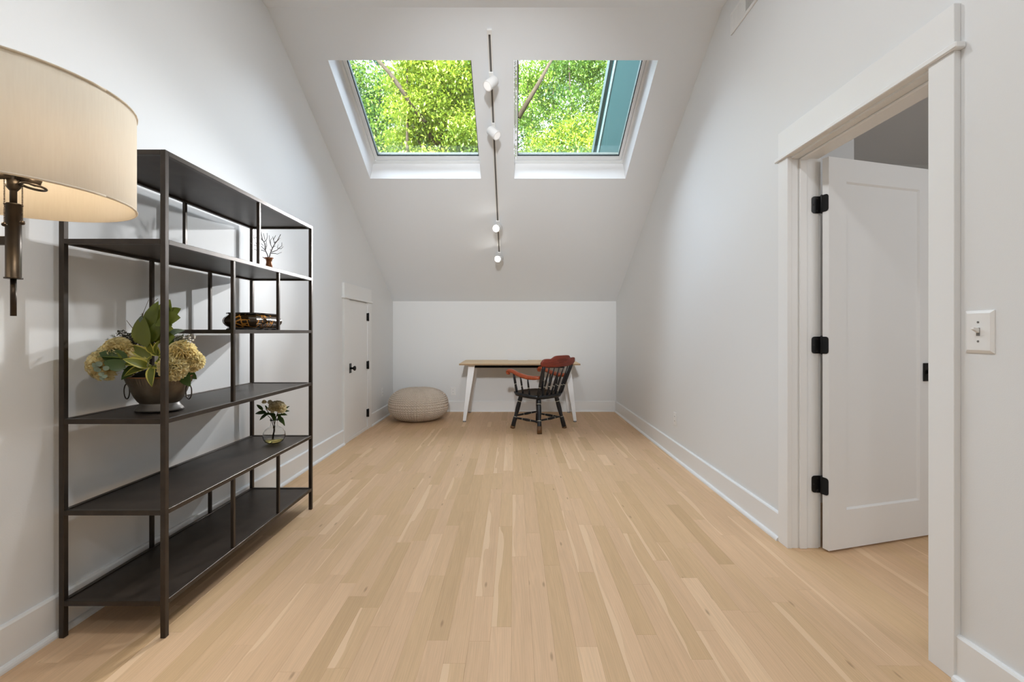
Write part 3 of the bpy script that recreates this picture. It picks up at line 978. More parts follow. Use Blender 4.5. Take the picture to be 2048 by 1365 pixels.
def sbox(mb_, xa, xb, sa, sb, da, db):
    vs = [slope(x_, s_, d) for d in (da, db) for s_ in (sa, sb) for x_ in (xa, xb)]
    mb_.add(vs, [(0, 2, 3, 1), (4, 5, 7, 6), (0, 1, 5, 4), (2, 6, 7, 3), (0, 4, 6, 2), (1, 3, 7, 5)])


rl = MB()
sbox(rl, TX - 0.0175, TX - 0.008, t0, t1, -0.020, 0)
sbox(rl, TX + 0.008, TX + 0.0175, t0, t1, -0.020, 0)
sbox(rl, TX - 0.0175, TX + 0.0175, t0 - 0.03, t0, -0.021, 0)
sbox(rl, TX - 0.0175, TX + 0.0175, t1, t1 + 0.03, -0.021, 0)
rl.obj('rail', 'plastic', TR)
sl_ = MB()
sbox(sl_, TX - 0.008, TX + 0.008, t0, t1, -0.008, -0.0005)
sl_.obj('conductor_slot', 'slot', TR)


def spot_head(yy, aim, lens, energy, size=R(70), blend=0.6):
    s_ = (yy - YT) / cT
    ad = MB()
    sbox(ad, TX - 0.017, TX + 0.017, s_ - 0.055, s_ + 0.055, -0.034, -0.0205)
    base = Vector(slope(TX, s_, -0.034))
    nrm = (base - Vector(slope(TX, s_, 0))).normalized()
    pivot = base + nrm * 0.048
    ad.tube([base, pivot], 0.008, 8)
    a = (Vector(aim) - pivot).normalized()
    h = MB()
    back, front = pivot - a * 0.050, pivot + a * 0.052
    h.tube([back, back + a * 0.004, front - a * 0.003, front], [0.036, 0.040, 0.041, 0.041], 24)
    ho = h.obj('spotlight_head', 'plastic', TR)
    ad.obj('adapter', 'plastic', ho)
    l = MB().tube([front - a * 0.001, front + a * 0.0012], 0.034, 24)
    l.obj('lens', lens, ho)
    light('spot_lamp', 'SPOT', front + a * 0.012, energy, (0.97, 0.985, 1.0), target=front + a, spot_size=size, spot_blend=blend, shadow_soft_size=0.028)


spot_head(3.585, (-2.2, 2.0, 0.6), 'lens_side', 14, R(85))
spot_head(3.975, (1.46, 3.1, 1.2), 'lens_side', 5, R(95))
spot_head(5.03, (-1.55, 1.30, 1.15), 'lens', 215, R(46), 0.8)
spot_head(5.50, (-1.60, 1.45, 1.10), 'lens', 240, R(44), 0.8)

# swing-arm wall lamp
LP = thing('wall_lamp', 'bronze swing arm wall lamp with large cream drum shade', 'lamp', (XL, 1.03, 1.30), 0)


def lo(x_, y_, z_):
    return (x_ - XL, y_ - 1.03, z_ - 1.30)


SX, SY = -1.127, 0.990                 # shade centre
PX, PY = -1.108, 0.996                 # stem
zb, zt, sr = EYE + 0.298, EYE + 0.532, 0.228
sh = MB()
n = 72
prof = [(sr, zb), (sr, zt), (sr - 0.003, zt), (sr - 0.003, zb), (sr, zb)]
sh.lathe([(r_, z_ - 1.30) for r_, z_ in prof], n, (SX - XL, SY - 1.03, 0))
sh.obj('shade', 'shade', LP)
for z_ in (zb, zt):
    rim = MB()
    rim.tube([lo(SX + (sr + 0.0005) * math.cos(2 * math.pi * k / 48), SY + (sr + 0.0005) * math.sin(2 * math.pi * k / 48), z_) for k in range(49)], 0.0025, 6)
    rim.obj('shade_rim', 'shade', LP)
sp = MB()
for k in range(3):
    a = R(20 + 120 * k)
    sp.tube([lo(PX, PY, zt - 0.03), lo(SX + (sr - 0.004) * math.cos(a), SY + (sr - 0.004) * math.sin(a), zt - 0.012)], 0.002, 6)
sp.obj('shade_spider', 'bronze', LP)
AX = Vector((0.669, 0.743, 0))          # the bulb holders lie along this line
BX_ = Vector((0.743, -0.669, 0))


def la(t_, n_, h_):
    p_ = Vector((PX, PY, EYE + h_)) + AX * t_ + BX_ * n_
    return lo(*p_)


MB().tube([la(0, 0, 0.035), la(0, 0, 0.118)], 0.0052, 14).obj('lower_rod', 'bronze', LP)
sb = MB()
sb.tube([la(0, 0, 0.282), la(0, 0, 0.345), la(0, 0, 0.352), la(0, 0, 0.50)], [0.0060, 0.0060, 0.0035, 0.0035], 14)
sb.obj('stem', 'bronze', LP)
sl_ = MB()
sl_.tube([la(0, 0, h_) for h_ in (0.117, 0.120, 0.1205, 0.2795, 0.280, 0.283)], [0.0152, 0.0152, 0.0128, 0.0128, 0.0152, 0.0152], 28)
sl_.obj('sleeve', 'bronze', LP)
arm = MB().cbox(XL + 0.02 - XL, PX - 0.008 - XL, PY - 1.03 - 0.005, PY - 1.03 + 0.005, EYE + 0.192 - 1.30, EYE + 0.211 - 1.30, 0.001)
arm.obj('arm', 'bronze', LP)
MB().cbox(0, 0.02, -0.09, 0.02, -0.13, 0.23, 0.003).obj('wall_plate', 'bronze', LP)
hub = MB().tube([la(0, 0, h_) for h_ in (0.312, 0.320, 0.328, 0.344)], [0.0065, 0.012, 0.0135, 0.012], 16)
hub.obj('holder_hub', 'bronze', LP)
for sgn in (1, -1):
    so = MB()
    so.tube([la(sgn * t_, 0.012, h_) for t_, h_ in ((0.004, 0.345), (0.014, 0.344), (0.0145, 0.344), (0.036, 0.338), (0.0365, 0.338), (0.041, 0.337), (0.043, 0.3365))],
            [0.009, 0.010, 0.0118, 0.0122, 0.0112, 0.0108, 0.007], 16)
    so.obj('bulb_holder', 'bronze', LP)
rg = MB()
rg.tube([la(0.030 + 0.020 * math.cos(t), 0.02 + 0.024 * math.sin(t), 0.324 - 0.003 * math.cos(t)) for t in [2 * math.pi * k / 32 for k in range(33)]], 0.0026, 8)
rg.obj('harp_ring', 'bronze', LP)
for sgn, ze in ((-1, 0.232), (1, 0.240)):
    ch = MB()
    z_ = 0.330
    while z_ > ze + 0.004:
        ch.sphere(la(0.0132 * sgn, 0.018, z_), 0.0016, 6, 4)
        z_ -= 0.0034
    co = ch.obj('pull_chain', 'chain', LP)
    MB().lathe([(0.0005, 0.006), (0.004, 0.004), (0.0050, 0), (0.0035, -0.003), (0.0005, -0.004)], 10, la(0.0132 * sgn, 0.018, ze)).obj('pull_knob', 'chain', co)
for sgn in (1, -1):
    b_ = MB()
    b_.sphere(lo(PX + 0.105 * sgn, PY - 0.036, EYE + 0.372), 0.024, 14, 8)
    b_.obj('bulb', 'bulb', LP)
    light('lamp_bulb', 'POINT', (PX + 0.105 * sgn, PY - 0.036, EYE + 0.36), 2.25, (1.0, 0.82, 0.60), shadow_soft_size=0.03)

# ------------------------------------------------------------------ etagere shelf
SY0, SY1 = 1.671, 2.898
SXF, SXB = -1.305, -1.682     # front (room side) and wall side post centres
BS = thing('bookshelf', 'tall dark bronze metal open shelf against the left wall', 'shelf', ((SXF + SXB) / 2, (SY0 + SY1) / 2, 0))
bx, by = (SXF + SXB) / 2, (SY0 + SY1) / 2
P_ = 0.0095


def bar(x0, x1, y0, y1, z0, z1):
    return MB().cbox(x0 - bx, x1 - bx, y0 - by, y1 - by, z0, z1, 0.0012)


ya, yb = SY0 + P_, SY1 - P_
for px in (SXF, SXB):
    for py in (ya, yb):
        bar(px - P_, px + P_, py - P_, py + P_, 0, 1.818).obj('post', 'steel', BS)
LEV = {'top': 1.818, 'A': 1.486, 'B': 1.150, 'C': 0.815, 'D': 0.475, 'E': 0.138}
for key, zt_ in LEV.items():
    y_s = 2.09 if key == 'B' else ya
    shelf = bar(SXB + P_ - 0.001, SXF - P_ + 0.001, y_s + P_ * 0.5, yb - P_ * 0.5, zt_ - 0.0085, zt_ - 0.004)
    so_ = shelf.obj('shelf', 'steel_plate', BS)
    fr = MB()
    for px in (SXF, SXB):
        fr.cbox(px - P_ + .0005 - bx, px + P_ - .0005 - bx, y_s + P_ * (key != 'B') - by, yb - P_ - by, zt_ - 0.0185, zt_, 0.001)
    for py in (y_s, yb):
        fr.cbox(SXB + P_ - bx, SXF - P_ - bx, py - P_ + .0005 - by, py + P_ - .0005 - by, zt_ - 0.0185, zt_, 0.001)
    fr.obj('shelf_frame', 'steel', so_)
DIV = [(2.30, 'A', 'top'), (2.09, 'C', 'A'), (2.49, 'B', 'A'), (2.09, 'E', 'D'), (2.49, 'E', 'D')]
for yy, a, b_ in DIV:
    for px in (SXF, SXB):
        q = 0.0075
        bar(px - q, px + q, yy - q, yy + q, LEV[a] - 0.001, LEV[b_] - 0.018).obj('divider_post', 'steel', BS)


# ------------------------------------------------------------------ plants
def leaf_mesh(name, m, length=1.0, width=0.4, curl=0.25, fold=0.15, tip=1.0, seg=7, cup=0.0):
    """a leaf along +Y from the origin, unit normal +Z; uv.x runs 0 at the midrib to 1 at the margin"""
    vs, fs, uv = [], [], []
    lanes = (-1, -0.72, 0, 0.72, 1)
    for i in range(seg + 1):
        t = i / seg
        w_ = width * 0.5 * (math.sin(math.pi * min(1, t ** (0.75 * tip))) ** 0.8 if 0 < t < 1 else 0.02)
        z = -curl * length * t * t
        y = length * t * (1 - 0.25 * abs(curl) * t)
        for l in lanes:
            vs.append((l * w_, y, z + abs(l) * w_ * fold + cup * w_ * l * l))
            uv.append((abs(l), t))
    nl = len(lanes)
    for i in range(seg):
        for k in range(nl - 1):
            fs.append((i * nl + k, i * nl + k + 1, (i + 1) * nl + k + 1, (i + 1) * nl + k))
    me = bpy.data.meshes.new(name)
    me.from_pydata(vs, [], fs)
    me.polygons.foreach_set('use_smooth', [True] * len(fs))
    me.materials.append(M[m])
    ul = me.uv_layers.new(name='UVMap')
    for lp in me.loops:
        ul.data[lp.index].uv = uv[lp.vertex_index]
    return me


def orient(p, d, up=(0, 0, 1), scale=1.0):
    """matrix that sends +Y to d and +Z near up"""
    y = Vector(d).normalized()
    z = Vector(up)
    z = (z - y * z.dot(y))
    if z.length < 1e-4:
        z = Vector((1, 0, 0)) - y * y.x
    z.normalize()
    x_ = y.cross(z)
    m_ = Matrix(((x_.x, y.x, z.x, p[0]), (x_.y, y.y, z.y, p[1]), (x_.z, y.z, z.z, p[2]), (0, 0, 0, 1)))
    return m_ @ Matrix.Scale(scale, 4)


def bloom_mesh(name, m, r=1.0, n=150, ruffle=0.25, open_=0.55, seed=1):
    """a full double flower: many cupped ruffled petals packed on a ball"""
    rn = random.Random(seed)
    vs, fs, tint = [], [], []
    for i in range(n):
        t = (i + 0.5) / n
        pol = math.acos(1 - 1.75 * t)
        az = i * 2.399963
        d = Vector((math.sin(pol) * math.cos(az), math.sin(pol) * math.sin(az), math.cos(pol)))
        d = (d + Vector((rn.uniform(-.15, .15), rn.uniform(-.15, .15), rn.uniform(-.15, .15)))).normalized()
        # petal stands up from the ball and leans outward
        tang = (Vector((0, 0, 1)) - d * d.z)
        tang = tang.normalized() if tang.length > 1e-3 else Vector((1, 0, 0))
        ax = (d * open_ + tang * (1 - open_)).normalized()
        side = ax.cross(d)
        side = side.normalized() if side.length > 1e-3 else Vector((1, 0, 0))
        nor = side.cross(ax)
        L_ = r * rn.uniform(0.50, 0.68)
        W_ = r * rn.uniform(0.50, 0.70)
        base = d * r * 0.45
        o = len(vs)
        ns, nt_ = 4, 3
        ph = rn.uniform(0, 6)
        for a in range(nt_ + 1):
            ta = a / nt_
            for b_ in range(ns + 1):
                tb = b_ / ns * 2 - 1
                wv_ = W_ * (0.35 + 0.65 * math.sin(math.pi * min(1, 0.15 + 0.62 * ta)))
                ruf = ruffle * r * 0.35 * ta * math.sin(5.5 * tb + ph)
                p = base + ax * (L_ * ta * (1 - 0.07 * tb * tb)) + side * (wv_ * 0.5 * tb) + nor * (-(1 - tb * tb) * 0.14 * r * math.sin(math.pi * ta * 0.8) + ruf)
                vs.append(tuple(p))
                tint.append(rn.random() * 0.4 + 0.45 * ta)
        for a in range(nt_):
            for b_ in range(ns):
                q = o + a * (ns + 1) + b_
                fs.append((q, q + 1, q + ns + 2, q + ns + 1))
    me = bpy.data.meshes.new(name)
    me.from_pydata(vs, [], fs)
    me.polygons.foreach_set('use_smooth', [True] * len(fs))
    me.materials.append(M[m])
    at = me.attributes.new('tint', 'FLOAT_COLOR', 'POINT')
    at.data.foreach_set('color', np.array([(t, t, t, 1) for t in tint], dtype=np.float32).ravel())
    return me


# --- the big arrangement in the metal bowl
FX, FY, FZ = -1.474, 1.872, LEV['C']
FA = thing('flower_arrangement', 'cream flowers and green leaves in aged metal footed bowl on the shelf', 'flowers', (FX, FY, FZ), 0)
K = 481.0


def fp(px, py, dy=0.0):
    """point of the arrangement from its place on the photo's picture of it, dy metres behind its middle plane"""
    return Vector(((px - 318) / K, dy, (826 - py) / K))


bw = MB()
prof = [(0.087, 0.0), (0.090, 0.004), (0.087, 0.010), (0.079, 0.018), (0.074, 0.026), (0.072, 0.032)]
ft = MB().lathe([(0.001, 0.0)] + prof, 40, sy=0.78)
prof_b = [(0.070, 0.030), (0.080, 0.040), (0.092, 0.058), (0.102, 0.080), (0.110, 0.104), (0.1155, 0.114), (0.1165, 0.116), (0.124, 0.138), (0.126, 0.141),
          (0.122, 0.141), (0.113, 0.118), (0.100, 0.082), (0.07, 0.040), (0.001, 0.038)]
fl = lambda a, z: 0.012 * math.sin(64 * a) if 0.1157 < z < 0.139 else 0.0
bw.lathe(prof_b, 256, sy=0.78, flute=fl)
BO = bw.obj('bowl', 'aged_metal', FA)
ft.obj('bowl_foot', 'foot_metal', BO)
rm = MB()
rm.tube([(0.1245 * math.cos(2 * math.pi * k / 48), 0.78 * 0.1245 * math.sin(2 * math.pi * k / 48), 0.1415) for k in range(49)], 0.0026, 8)
rm.obj('bowl_rim', 'rusty_rim', BO)
for sg in (1, -1):
    rr = MB()
    c_ = Vector((sg * 0.122, -0.01, 0.078))
    rr.tube([tuple(c_ + Vector((sg * 0.006 + 0.0165 * math.sin(t), -0.006 * math.sin(t), 0.031 * math.cos(t)))) for t in [2 * math.pi * k / 28 for k in range(29)]], 0.0024, 8)
    rr.tube([(sg * 0.106, -0.008, 0.108), (sg * 0.128, -0.010, 0.108)], 0.004, 8)
    rr.obj('ring_handle', 'ring', BO)
MB().sphere((0, 0, 0.125), 0.10, 18, 10, (1.05, 0.8, 0.5)).obj('floral_foam', 'soil', FA)

bm_ = [bloom_mesh('bloom', 'bloom', 1.0, 150, 0.55, 0.62, s_) for s_ in (1, 2)]
for i, (px, py, dy, r_, d) in enumerate(((250, 733, -0.085, 0.062, (-.55, -.8, .2)), (268, 706, -0.075, 0.052, (-.2, -.75, .6)), (236, 716, -0.03, 0.048, (-.8, -.5, .3)),
                                         (383, 710, -0.055, 0.050, (.5, -.7, .5)), (377, 738, -0.085, 0.052, (.5, -.85, .1)), (392, 728, -0.03, 0.046, (.85, -.5, .1)))):
    p = fp(px, py, dy)
    d = Vector(d).normalized()
    q = Vector((0, 0, 1)).rotation_difference(d).to_matrix().to_4x4()
    o = place(bm_[i % 2], 'bloom', FA, Matrix.Translation(p) @ q @ Matrix.Scale(r_, 4))
    st = MB().tube([tuple(p - d * r_ * 0.3), tuple((p + Vector((0, 0, 0.12))) * 0.5), (p.x * 0.15, p.y * 0.2, 0.10)], 0.003, 6)
    st.obj('stem', 'stem', FA)

LH = leaf_mesh('variegated_leaf', 'hosta', 1, 0.42, 0.35, 0.35)
LG = leaf_mesh('leaf', 'green', 1, 0.46, 0.25, 0.2)
LR = leaf_mesh('round_leaf', 'green', 1, 0.80, 0.15, 0.15, tip=0.9)
LN = leaf_mesh('long_leaf', 'green', 1, 0.24, 0.30, 0.3)
LD = leaf_mesh('dark_leaf', 'dark_green', 1, 0.62, 0.25, 0.25)
LS = leaf_mesh('grey_leaf', 'grey_green', 1, 0.30, 0.20, 0.2)
LE = leaf_mesh('eucalyptus_leaf', 'grey_green', 1, 0.85, 0.1, 0.1)


def put(mesh, a, b, dya=0.0, dyb=0.0, up=(0, -1, 0.6)):
    """leaf from picture point a to picture point b"""
    p, q = fp(*a, dya), fp(*b, dyb)
    return place(mesh, mesh.name.split('.')[0], FA, orient(p, q - p, up, (q - p).length))


for a, b, da, db in (((318, 722), (286, 690), -.04, -.09), ((325, 718), (300, 680), -.02, -.05), ((318, 728), (278, 722), -.05, -.12), ((322, 735), (296, 742), -.05, -.13),
                     ((330, 722), (372, 700), -.04, -.10), ((332, 728), (374, 712), -.05, -.12), ((330, 733), (366, 728), -.05, -.13), ((336, 735), (342, 769), -.08, -.13),
                     ((328, 716), (336, 690), -.04, -.09), ((320, 712), (316, 684), -.04, -.08), ((326, 738), (306, 716), -.07, -.14), ((340, 724), (382, 716), -.07, -.14),
                     ((328, 735), (338, 716), -.08, -.13)):
    put(LH, a, b, da, db)
for a, b, da, db in (((308, 690), (300, 604), -.02, -.02), ((318, 690), (312, 603), .0, -.01), ((312, 700), (318, 620), -.03, -.05), ((322, 695), (330, 612), -.02, -.04),
                     ((334, 660), (340, 606), -.01, -.03)):
    put(LN if a[0] < 315 else LG, a, b, da, db, (0, -1, .1))
for a, b, da, db in (((330, 648), (372, 640), -.02, -.05), ((332, 632), (340, 608), .0, -.03), ((330, 654), (352, 640), -.03, -.06), ((332, 672), (360, 655), -.03, -.06),
                     ((330, 640), (356, 622), .02, .0)):
    put(LR, a, b, da, db, (0, -1, .35))
for a, b, da, db in (((336, 668), (366, 662), -.04, -.07), ((334, 646), (362, 652), -.05, -.08), ((330, 626), (350, 606), -.02, -.04), ((336, 690), (368, 678), -.03, -.07)):
    put(LR, a, b, da, db, (0, -1, .35))
for a, b, da, db in (((322, 690), (338, 640), -.05, -.06), ((300, 695), (292, 645), -.05, -.07), ((316, 700), (306, 640), -.06, -.08), ((326, 668), (344, 618), -.03, -.05), ((312, 668), (322, 606), -.04, -.05)):
    put(LG, a, b, da, db, (0, -1, .15))
for a, b, da, db in (((338, 676), (382, 664), -.03, -.06), ((338, 682), (362, 668), -.01, -.03), ((276, 684), (288, 632), -.02, -.03), ((282, 690), (270, 660), .02, .02)):
    put(LS, a, b, da, db, (0, -1, .3))
for a, b, da, db in (((372, 752), (392, 775), -.02, -.05), ((368, 750), (384, 766), .02, .02), ((296, 726), (262, 705), -.10, -.155), ((300, 738), (272, 722), -.12, -.16),
                     ((310, 690), (340, 660), .02, .02), ((322, 700), (352, 690), .0, -.03), ((300, 700), (285, 672), .0, -.02), ((305, 735), (285, 755), -.06, -.12), ((330, 700), (310, 665), .03, .03),
                     ((345, 745), (362, 735), -.03, -.09)):
    put(LD, a, b, da, db, (0, -1, .5))
put(LG, (292, 720), (258, 706), -.10, -.15, (0, -.4, 1))
put(LG, (290, 726), (256, 702), -.11, -.14, (0, -1, .3))
for k in range(9):
    px, py = 254 + 26 * random.random(), 728 + 27 * random.random()
    put(LE, (px + 4, py + 2), (px - 4, py - 3 + random.uniform(-4, 4)), -.155, -.162)


def frond(a, b, da, db, nleaf=26, ln=0.018, m='fern', nm='fern_frond'):
    """a feathery sprig: stem with fine needles, one piece"""
    p, q = fp(*a, da), fp(*b, db)
    f_ = MB()
    f_.tube([tuple(p), tuple((p + q) / 2 + Vector((0, 0, .004))), tuple(q)], [0.0012, 0.001, 0.0006], 5)
    ax = (q - p).normalized()
    sd = ax.cross(Vector((0, 1, 0))).normalized()
    for k in range(nleaf):
        t = 0.15 + 0.85 * k / nleaf
        c0 = p + (q - p) * t
        s_ = 1 if k % 2 else -1
        dr = (ax * 0.7 + sd * s_ * 0.8 + Vector((random.uniform(-.3, .3), random.uniform(-.5, .5), random.uniform(-.3, .3)))).normalized()
        e_ = c0 + dr * ln * random.uniform(0.7, 1.2) * (1.15 - 0.5 * t)
        wv_ = dr.cross(Vector((0, 1, 0.2))).normalized() * 0.0011
        f_.add([tuple(c0 - wv_), tuple(c0 + wv_), tuple(e_)], [(0, 1, 2)])
    f_.obj(nm, m, FA)


for a, b in (((262, 700), (234, 684)), ((262, 696), (243, 676)), ((268, 702), (236, 694)), ((350, 692), (398, 676)), ((352, 694), (392, 686)), ((345, 690), (384, 676))):
    frond(a, b, -.02, -.05)


def sprig(a, b, da, db, m, r_, count, spread, nm):
    p, q = fp(*a, da), fp(*b, db)
    f_ = MB()
    f_.tube([tuple(p), tuple((p + q) / 2 + Vector((0, 0, .006))), tuple(q)], [0.0016, 0.0013, 0.0008], 6)
    o_ = f_.obj(nm, 'stem', FA)
    g = MB()
    for k in range(count):
        t = random.uniform(0.45, 1.02)
        c0 = p + (q - p) * t + Vector((random.uniform(-1, 1), random.uniform(-1, 1), random.uniform(-1, 1))) * spread
        g.sphere(tuple(c0), r_ * random.uniform(0.7, 1.1), 8, 5)
        g.tube([tuple(p + (q - p) * min(t, 1)), tuple(c0)], 0.0006, 4)
    g.obj('berry' if m == 'berry' else 'seed', m, o_)


for a, b in (((285, 702), (256, 668)), ((285, 700), (272, 672)), ((288, 700), (265, 682)), ((292, 700), (282, 676))):
    sprig(a, b, -.03, -.05, 'seed', 0.0026, 34, 0.016, 'seed_sprig')
for a, b in (((360, 690), (411, 682)), ((362, 690), (400, 676)), ((362, 692), (404, 690))):
    sprig(a, b, -.03, -.06, 'berry', 0.0036, 5, 0.008, 'berry_sprig')
for a, m_, b in (((290, 690), (286, 640), (304, 606)), ((296, 690), (290, 650), (291, 632)), ((330, 660), (350, 622), (366, 628)), ((300, 640), (308, 612), (322, 604)), ((268, 668), (262, 655), (260, 647))):
    tw = MB().tube([tuple(fp(*a, .0)), tuple(fp(*m_, -.01)), tuple(fp(*b, -.02))], [0.0014, 0.0012, 0.0008], 6)
    tw.obj('twig', 'stem', FA)
for k in range(14):
    px, py = 286 + random.uniform(-4, 10), 635 + 5 * k * 0.9
    sprig((288, py + 4), (px + 5, py), -.01, -.02, 'seed', 0.0014, 3, 0.005, 'bud_sprig') if k % 3 == 0 else None

# --- bud vase with one peony
VX, VY = -1.434, 2.690
BV = thing('bud_vase', 'round ribbed clear glass vase holding a pale peony on lower shelf', 'vase', (VX, VY, LEV['D']), 0)
pr_out = [(0.001, 0.0), (0.034, 0.001), (0.048, 0.010), (0.058, 0.026), (0.0612, 0.044), (0.058, 0.064), (0.047, 0.082), (0.032, 0.094), (0.0225, 0.101), (0.0200, 0.108),
          (0.0198, 0.130), (0.0235, 0.142)]
pr_in = [(r_ - 0.0022 if r_ > 0.003 else r_, z_ + (0.003 if z_ < 0.05 else 0)) for r_, z_ in pr_out[::-1]]
vz = MB()
nn = 120
vs, fs = [], []
for j, (r_, z_) in enumerate(pr_out + pr_in):
    outer = j < len(pr_out)
    for k in range(nn):
        a = 2 * math.pi * k / nn
        rr = r_ * (1 + (0.016 * math.sin(30 * (a + z_ * 16)) if outer and 0.006 < z_ < 0.098 else 0))
        vs.append((rr * math.cos(a), rr * math.sin(a), z_))
for j in range(len(pr_out) + len(pr_in) - 1):
    for k in range(nn):
        k2 = (k + 1) % nn
        fs.append((j * nn + k, j * nn + k2, (j + 1) * nn + k2, (j + 1) * nn + k))
vz.add(vs, fs, True)
vz.obj('glass_vase', 'glass', BV)
wt = MB().lathe([(0.001, 0.0042), (0.032, 0.0045), (0.0445, 0.0125), (0.0515, 0.021), (0.0515, 0.0215), (0.001, 0.0215)], 40)
wt.obj('water', 'water', BV)
KV = 900.0 / VY


def vp(px, py, dy=0.0):
    return Vector(((px - 549) / KV, dy, (887 - py) / KV))


st = MB()
st.tube([(-0.012, 0.0, 0.012), (0.000, 0, 0.10), (0.010, 0, 0.150), (0.022, 0, 0.180)], 0.0028, 8)
st.tube([(-0.006, 0.004, 0.014), (0.003, 0.004, 0.10), (-0.012, 0.004, 0.150), (-0.050, 0.0, 0.205)], 0.0022, 8)
st.tube([(-0.002, -0.004, 0.014), (-0.002, -0.004, 0.10), (-0.016, -0.004, 0.145), (-0.035, -0.006, 0.165)], 0.002, 8)
st.obj('stem', 'stem', BV)
pm_ = bloom_mesh('peony_bloom', 'peony', 1.0, 110, 0.22, 0.40, 5)
place(pm_, 'peony_bloom', BV, Matrix.Translation(vp(557, 818, -.01)) @ Matrix.Rotation(R(18), 4, 'Y') @ Matrix.Diagonal((0.058, 0.058, 0.050, 1)))
bd = bloom_mesh('bud', 'peony', 1.0, 40, 0.05, 0.10, 9)
place(bd, 'bud', BV, Matrix.Translation(vp(529, 806)) @ Matrix.Scale(0.019, 4))
place(bd, 'bud', BV, Matrix.Translation(vp(539, 807, .01)) @ Matrix.Scale(0.021, 4))
LV = leaf_mesh('leaf', 'dark_green', 1, 0.42, 0.25, 0.25)
LV2 = leaf_mesh('leaf', 'dark_green', 1, 0.28, 0.5, 0.25)
for me, a, b, dy in ((LV, (535, 826), (513, 824), -.02), (LV, (539, 828), (525, 837), -.04), (LV, (545, 826), (531, 830), -.05), (LV2, (527, 822), (512, 806), .0), (LV, (556, 830), (545, 824), -.05),
                     (LV, (560, 832), (570, 845), -.03), (LV2, (566, 834), (573, 851), -.03), (LV, (562, 829), (577, 828), -.02), (LV, (570, 824), (579, 822), .0), (LV, (560, 828), (570, 832), -.05),
                     (LV2, (536, 820), (530, 810), .0), (LV, (570, 820), (577, 813), .01), (LV, (550, 828), (559, 838), -.05)):
    p, q = vp(*a, dy * 0.4), vp(*b, dy)
    place(me, 'leaf', BV, orient(p, q - p, (0, -0.8, 0.8), (q - p).length * 1.05))

# --- copper jug with grey twig tree
JX, JY = -1.450, 2.663
JG = thing('twig_ornament', 'small copper jug with bare grey metal twigs on upper shelf', 'ornament', (JX, JY, LEV['A']), 0)
jug = MB()
prof = [(0.001, 0), (0.024, 0), (0.026, 0.004), (0.023, 0.020), (0.018, 0.045), (0.0145, 0.066), (0.017, 0.080), (0.025, 0.092), (0.0235, 0.092), (0.0155, 0.080), (0.013, 0.066), (0.001, 0.06)]
jug.lathe(prof, 24)
JO = jug.obj('jug', 'copper', JG)
lip = MB().tube([(-0.018, 0, 0.086), (-0.034, 0, 0.094), (-0.038, 0, 0.097)], [0.007, 0.005, 0.002], 8, flat=(1, .5))
lip.obj('spout', 'copper', JO)
MB().tube([(0.022, 0, 0.012), (0.040, -0.004, 0.004), (0.062, -0.010, 0.003)], [0.004, 0.003, 0.0015], 8).obj('tail_handle', 'copper', JO)
KJ = 900.0 / JY


def jp(x_, y_, dy=0.0):
    """twig point from the enlarged picture (11.38 x)"""
    return (((490 + x_ / 11.38) - 1028) / KJ - JX, dy, (664 - (440 + y_ / 11.38)) / KJ + EYE - LEV['A'])


TW = [([(520, 880), (490, 790), (455, 680), (425, 540), (395, 440), (365, 245)], 3.0), ([(425, 500), (470, 445), (495, 380), (500, 300)], 1.9), ([(450, 450), (425, 310)], 1.6),
      ([(470, 700), (500, 590), (510, 490)], 1.8), ([(490, 610), (465, 560)], 1.4), ([(460, 720), (390, 690), (330, 700), (250, 685), (175, 655)], 2.0), ([(455, 690), (390, 625), (330, 590), (240, 590), (140, 528)], 2.0),
      ([(430, 590), (365, 525)], 1.6), ([(410, 480), (340, 400), (280, 380), (225, 440), (195, 330)], 1.8), ([(290, 600), (262, 520)], 1.3),
      ([(535, 880), (580, 770), (625, 650), (660, 530), (700, 470), (785, 318)], 3.0), ([(665, 520), (640, 460), (645, 385)], 1.8), ([(650, 465), (725, 365)], 1.6), ([(670, 530), (775, 485), (820, 420)], 1.8),
      ([(620, 650), (575, 565), (530, 460), (565, 360)], 1.9), ([(578, 560), (598, 470), (592, 405)], 1.6), ([(600, 735), (700, 680), (760, 640), (825, 590), (845, 520)], 2.0),
      ([(745, 640), (757, 555)], 1.4), ([(750, 650), (830, 660), (885, 618)], 1.7), ([(600, 765), (700, 765), (755, 788), (830, 735)], 1.9), ([(590, 720), (545, 655)], 1.5), ([(640, 620), (715, 605)], 1.2)]
for pts, r_ in TW:
    dy0 = random.uniform(-.006, .006)
    m_ = MB().tube([jp(a, b, dy0 + random.uniform(-.012, .012) * (i > 0)) for i, (a, b) in enumerate(pts)], [r_ / 1000 * (1.15 - 0.55 * i / len(pts)) for i in range(len(pts))], 7)
    m_.obj('twig', 'twig', JG)

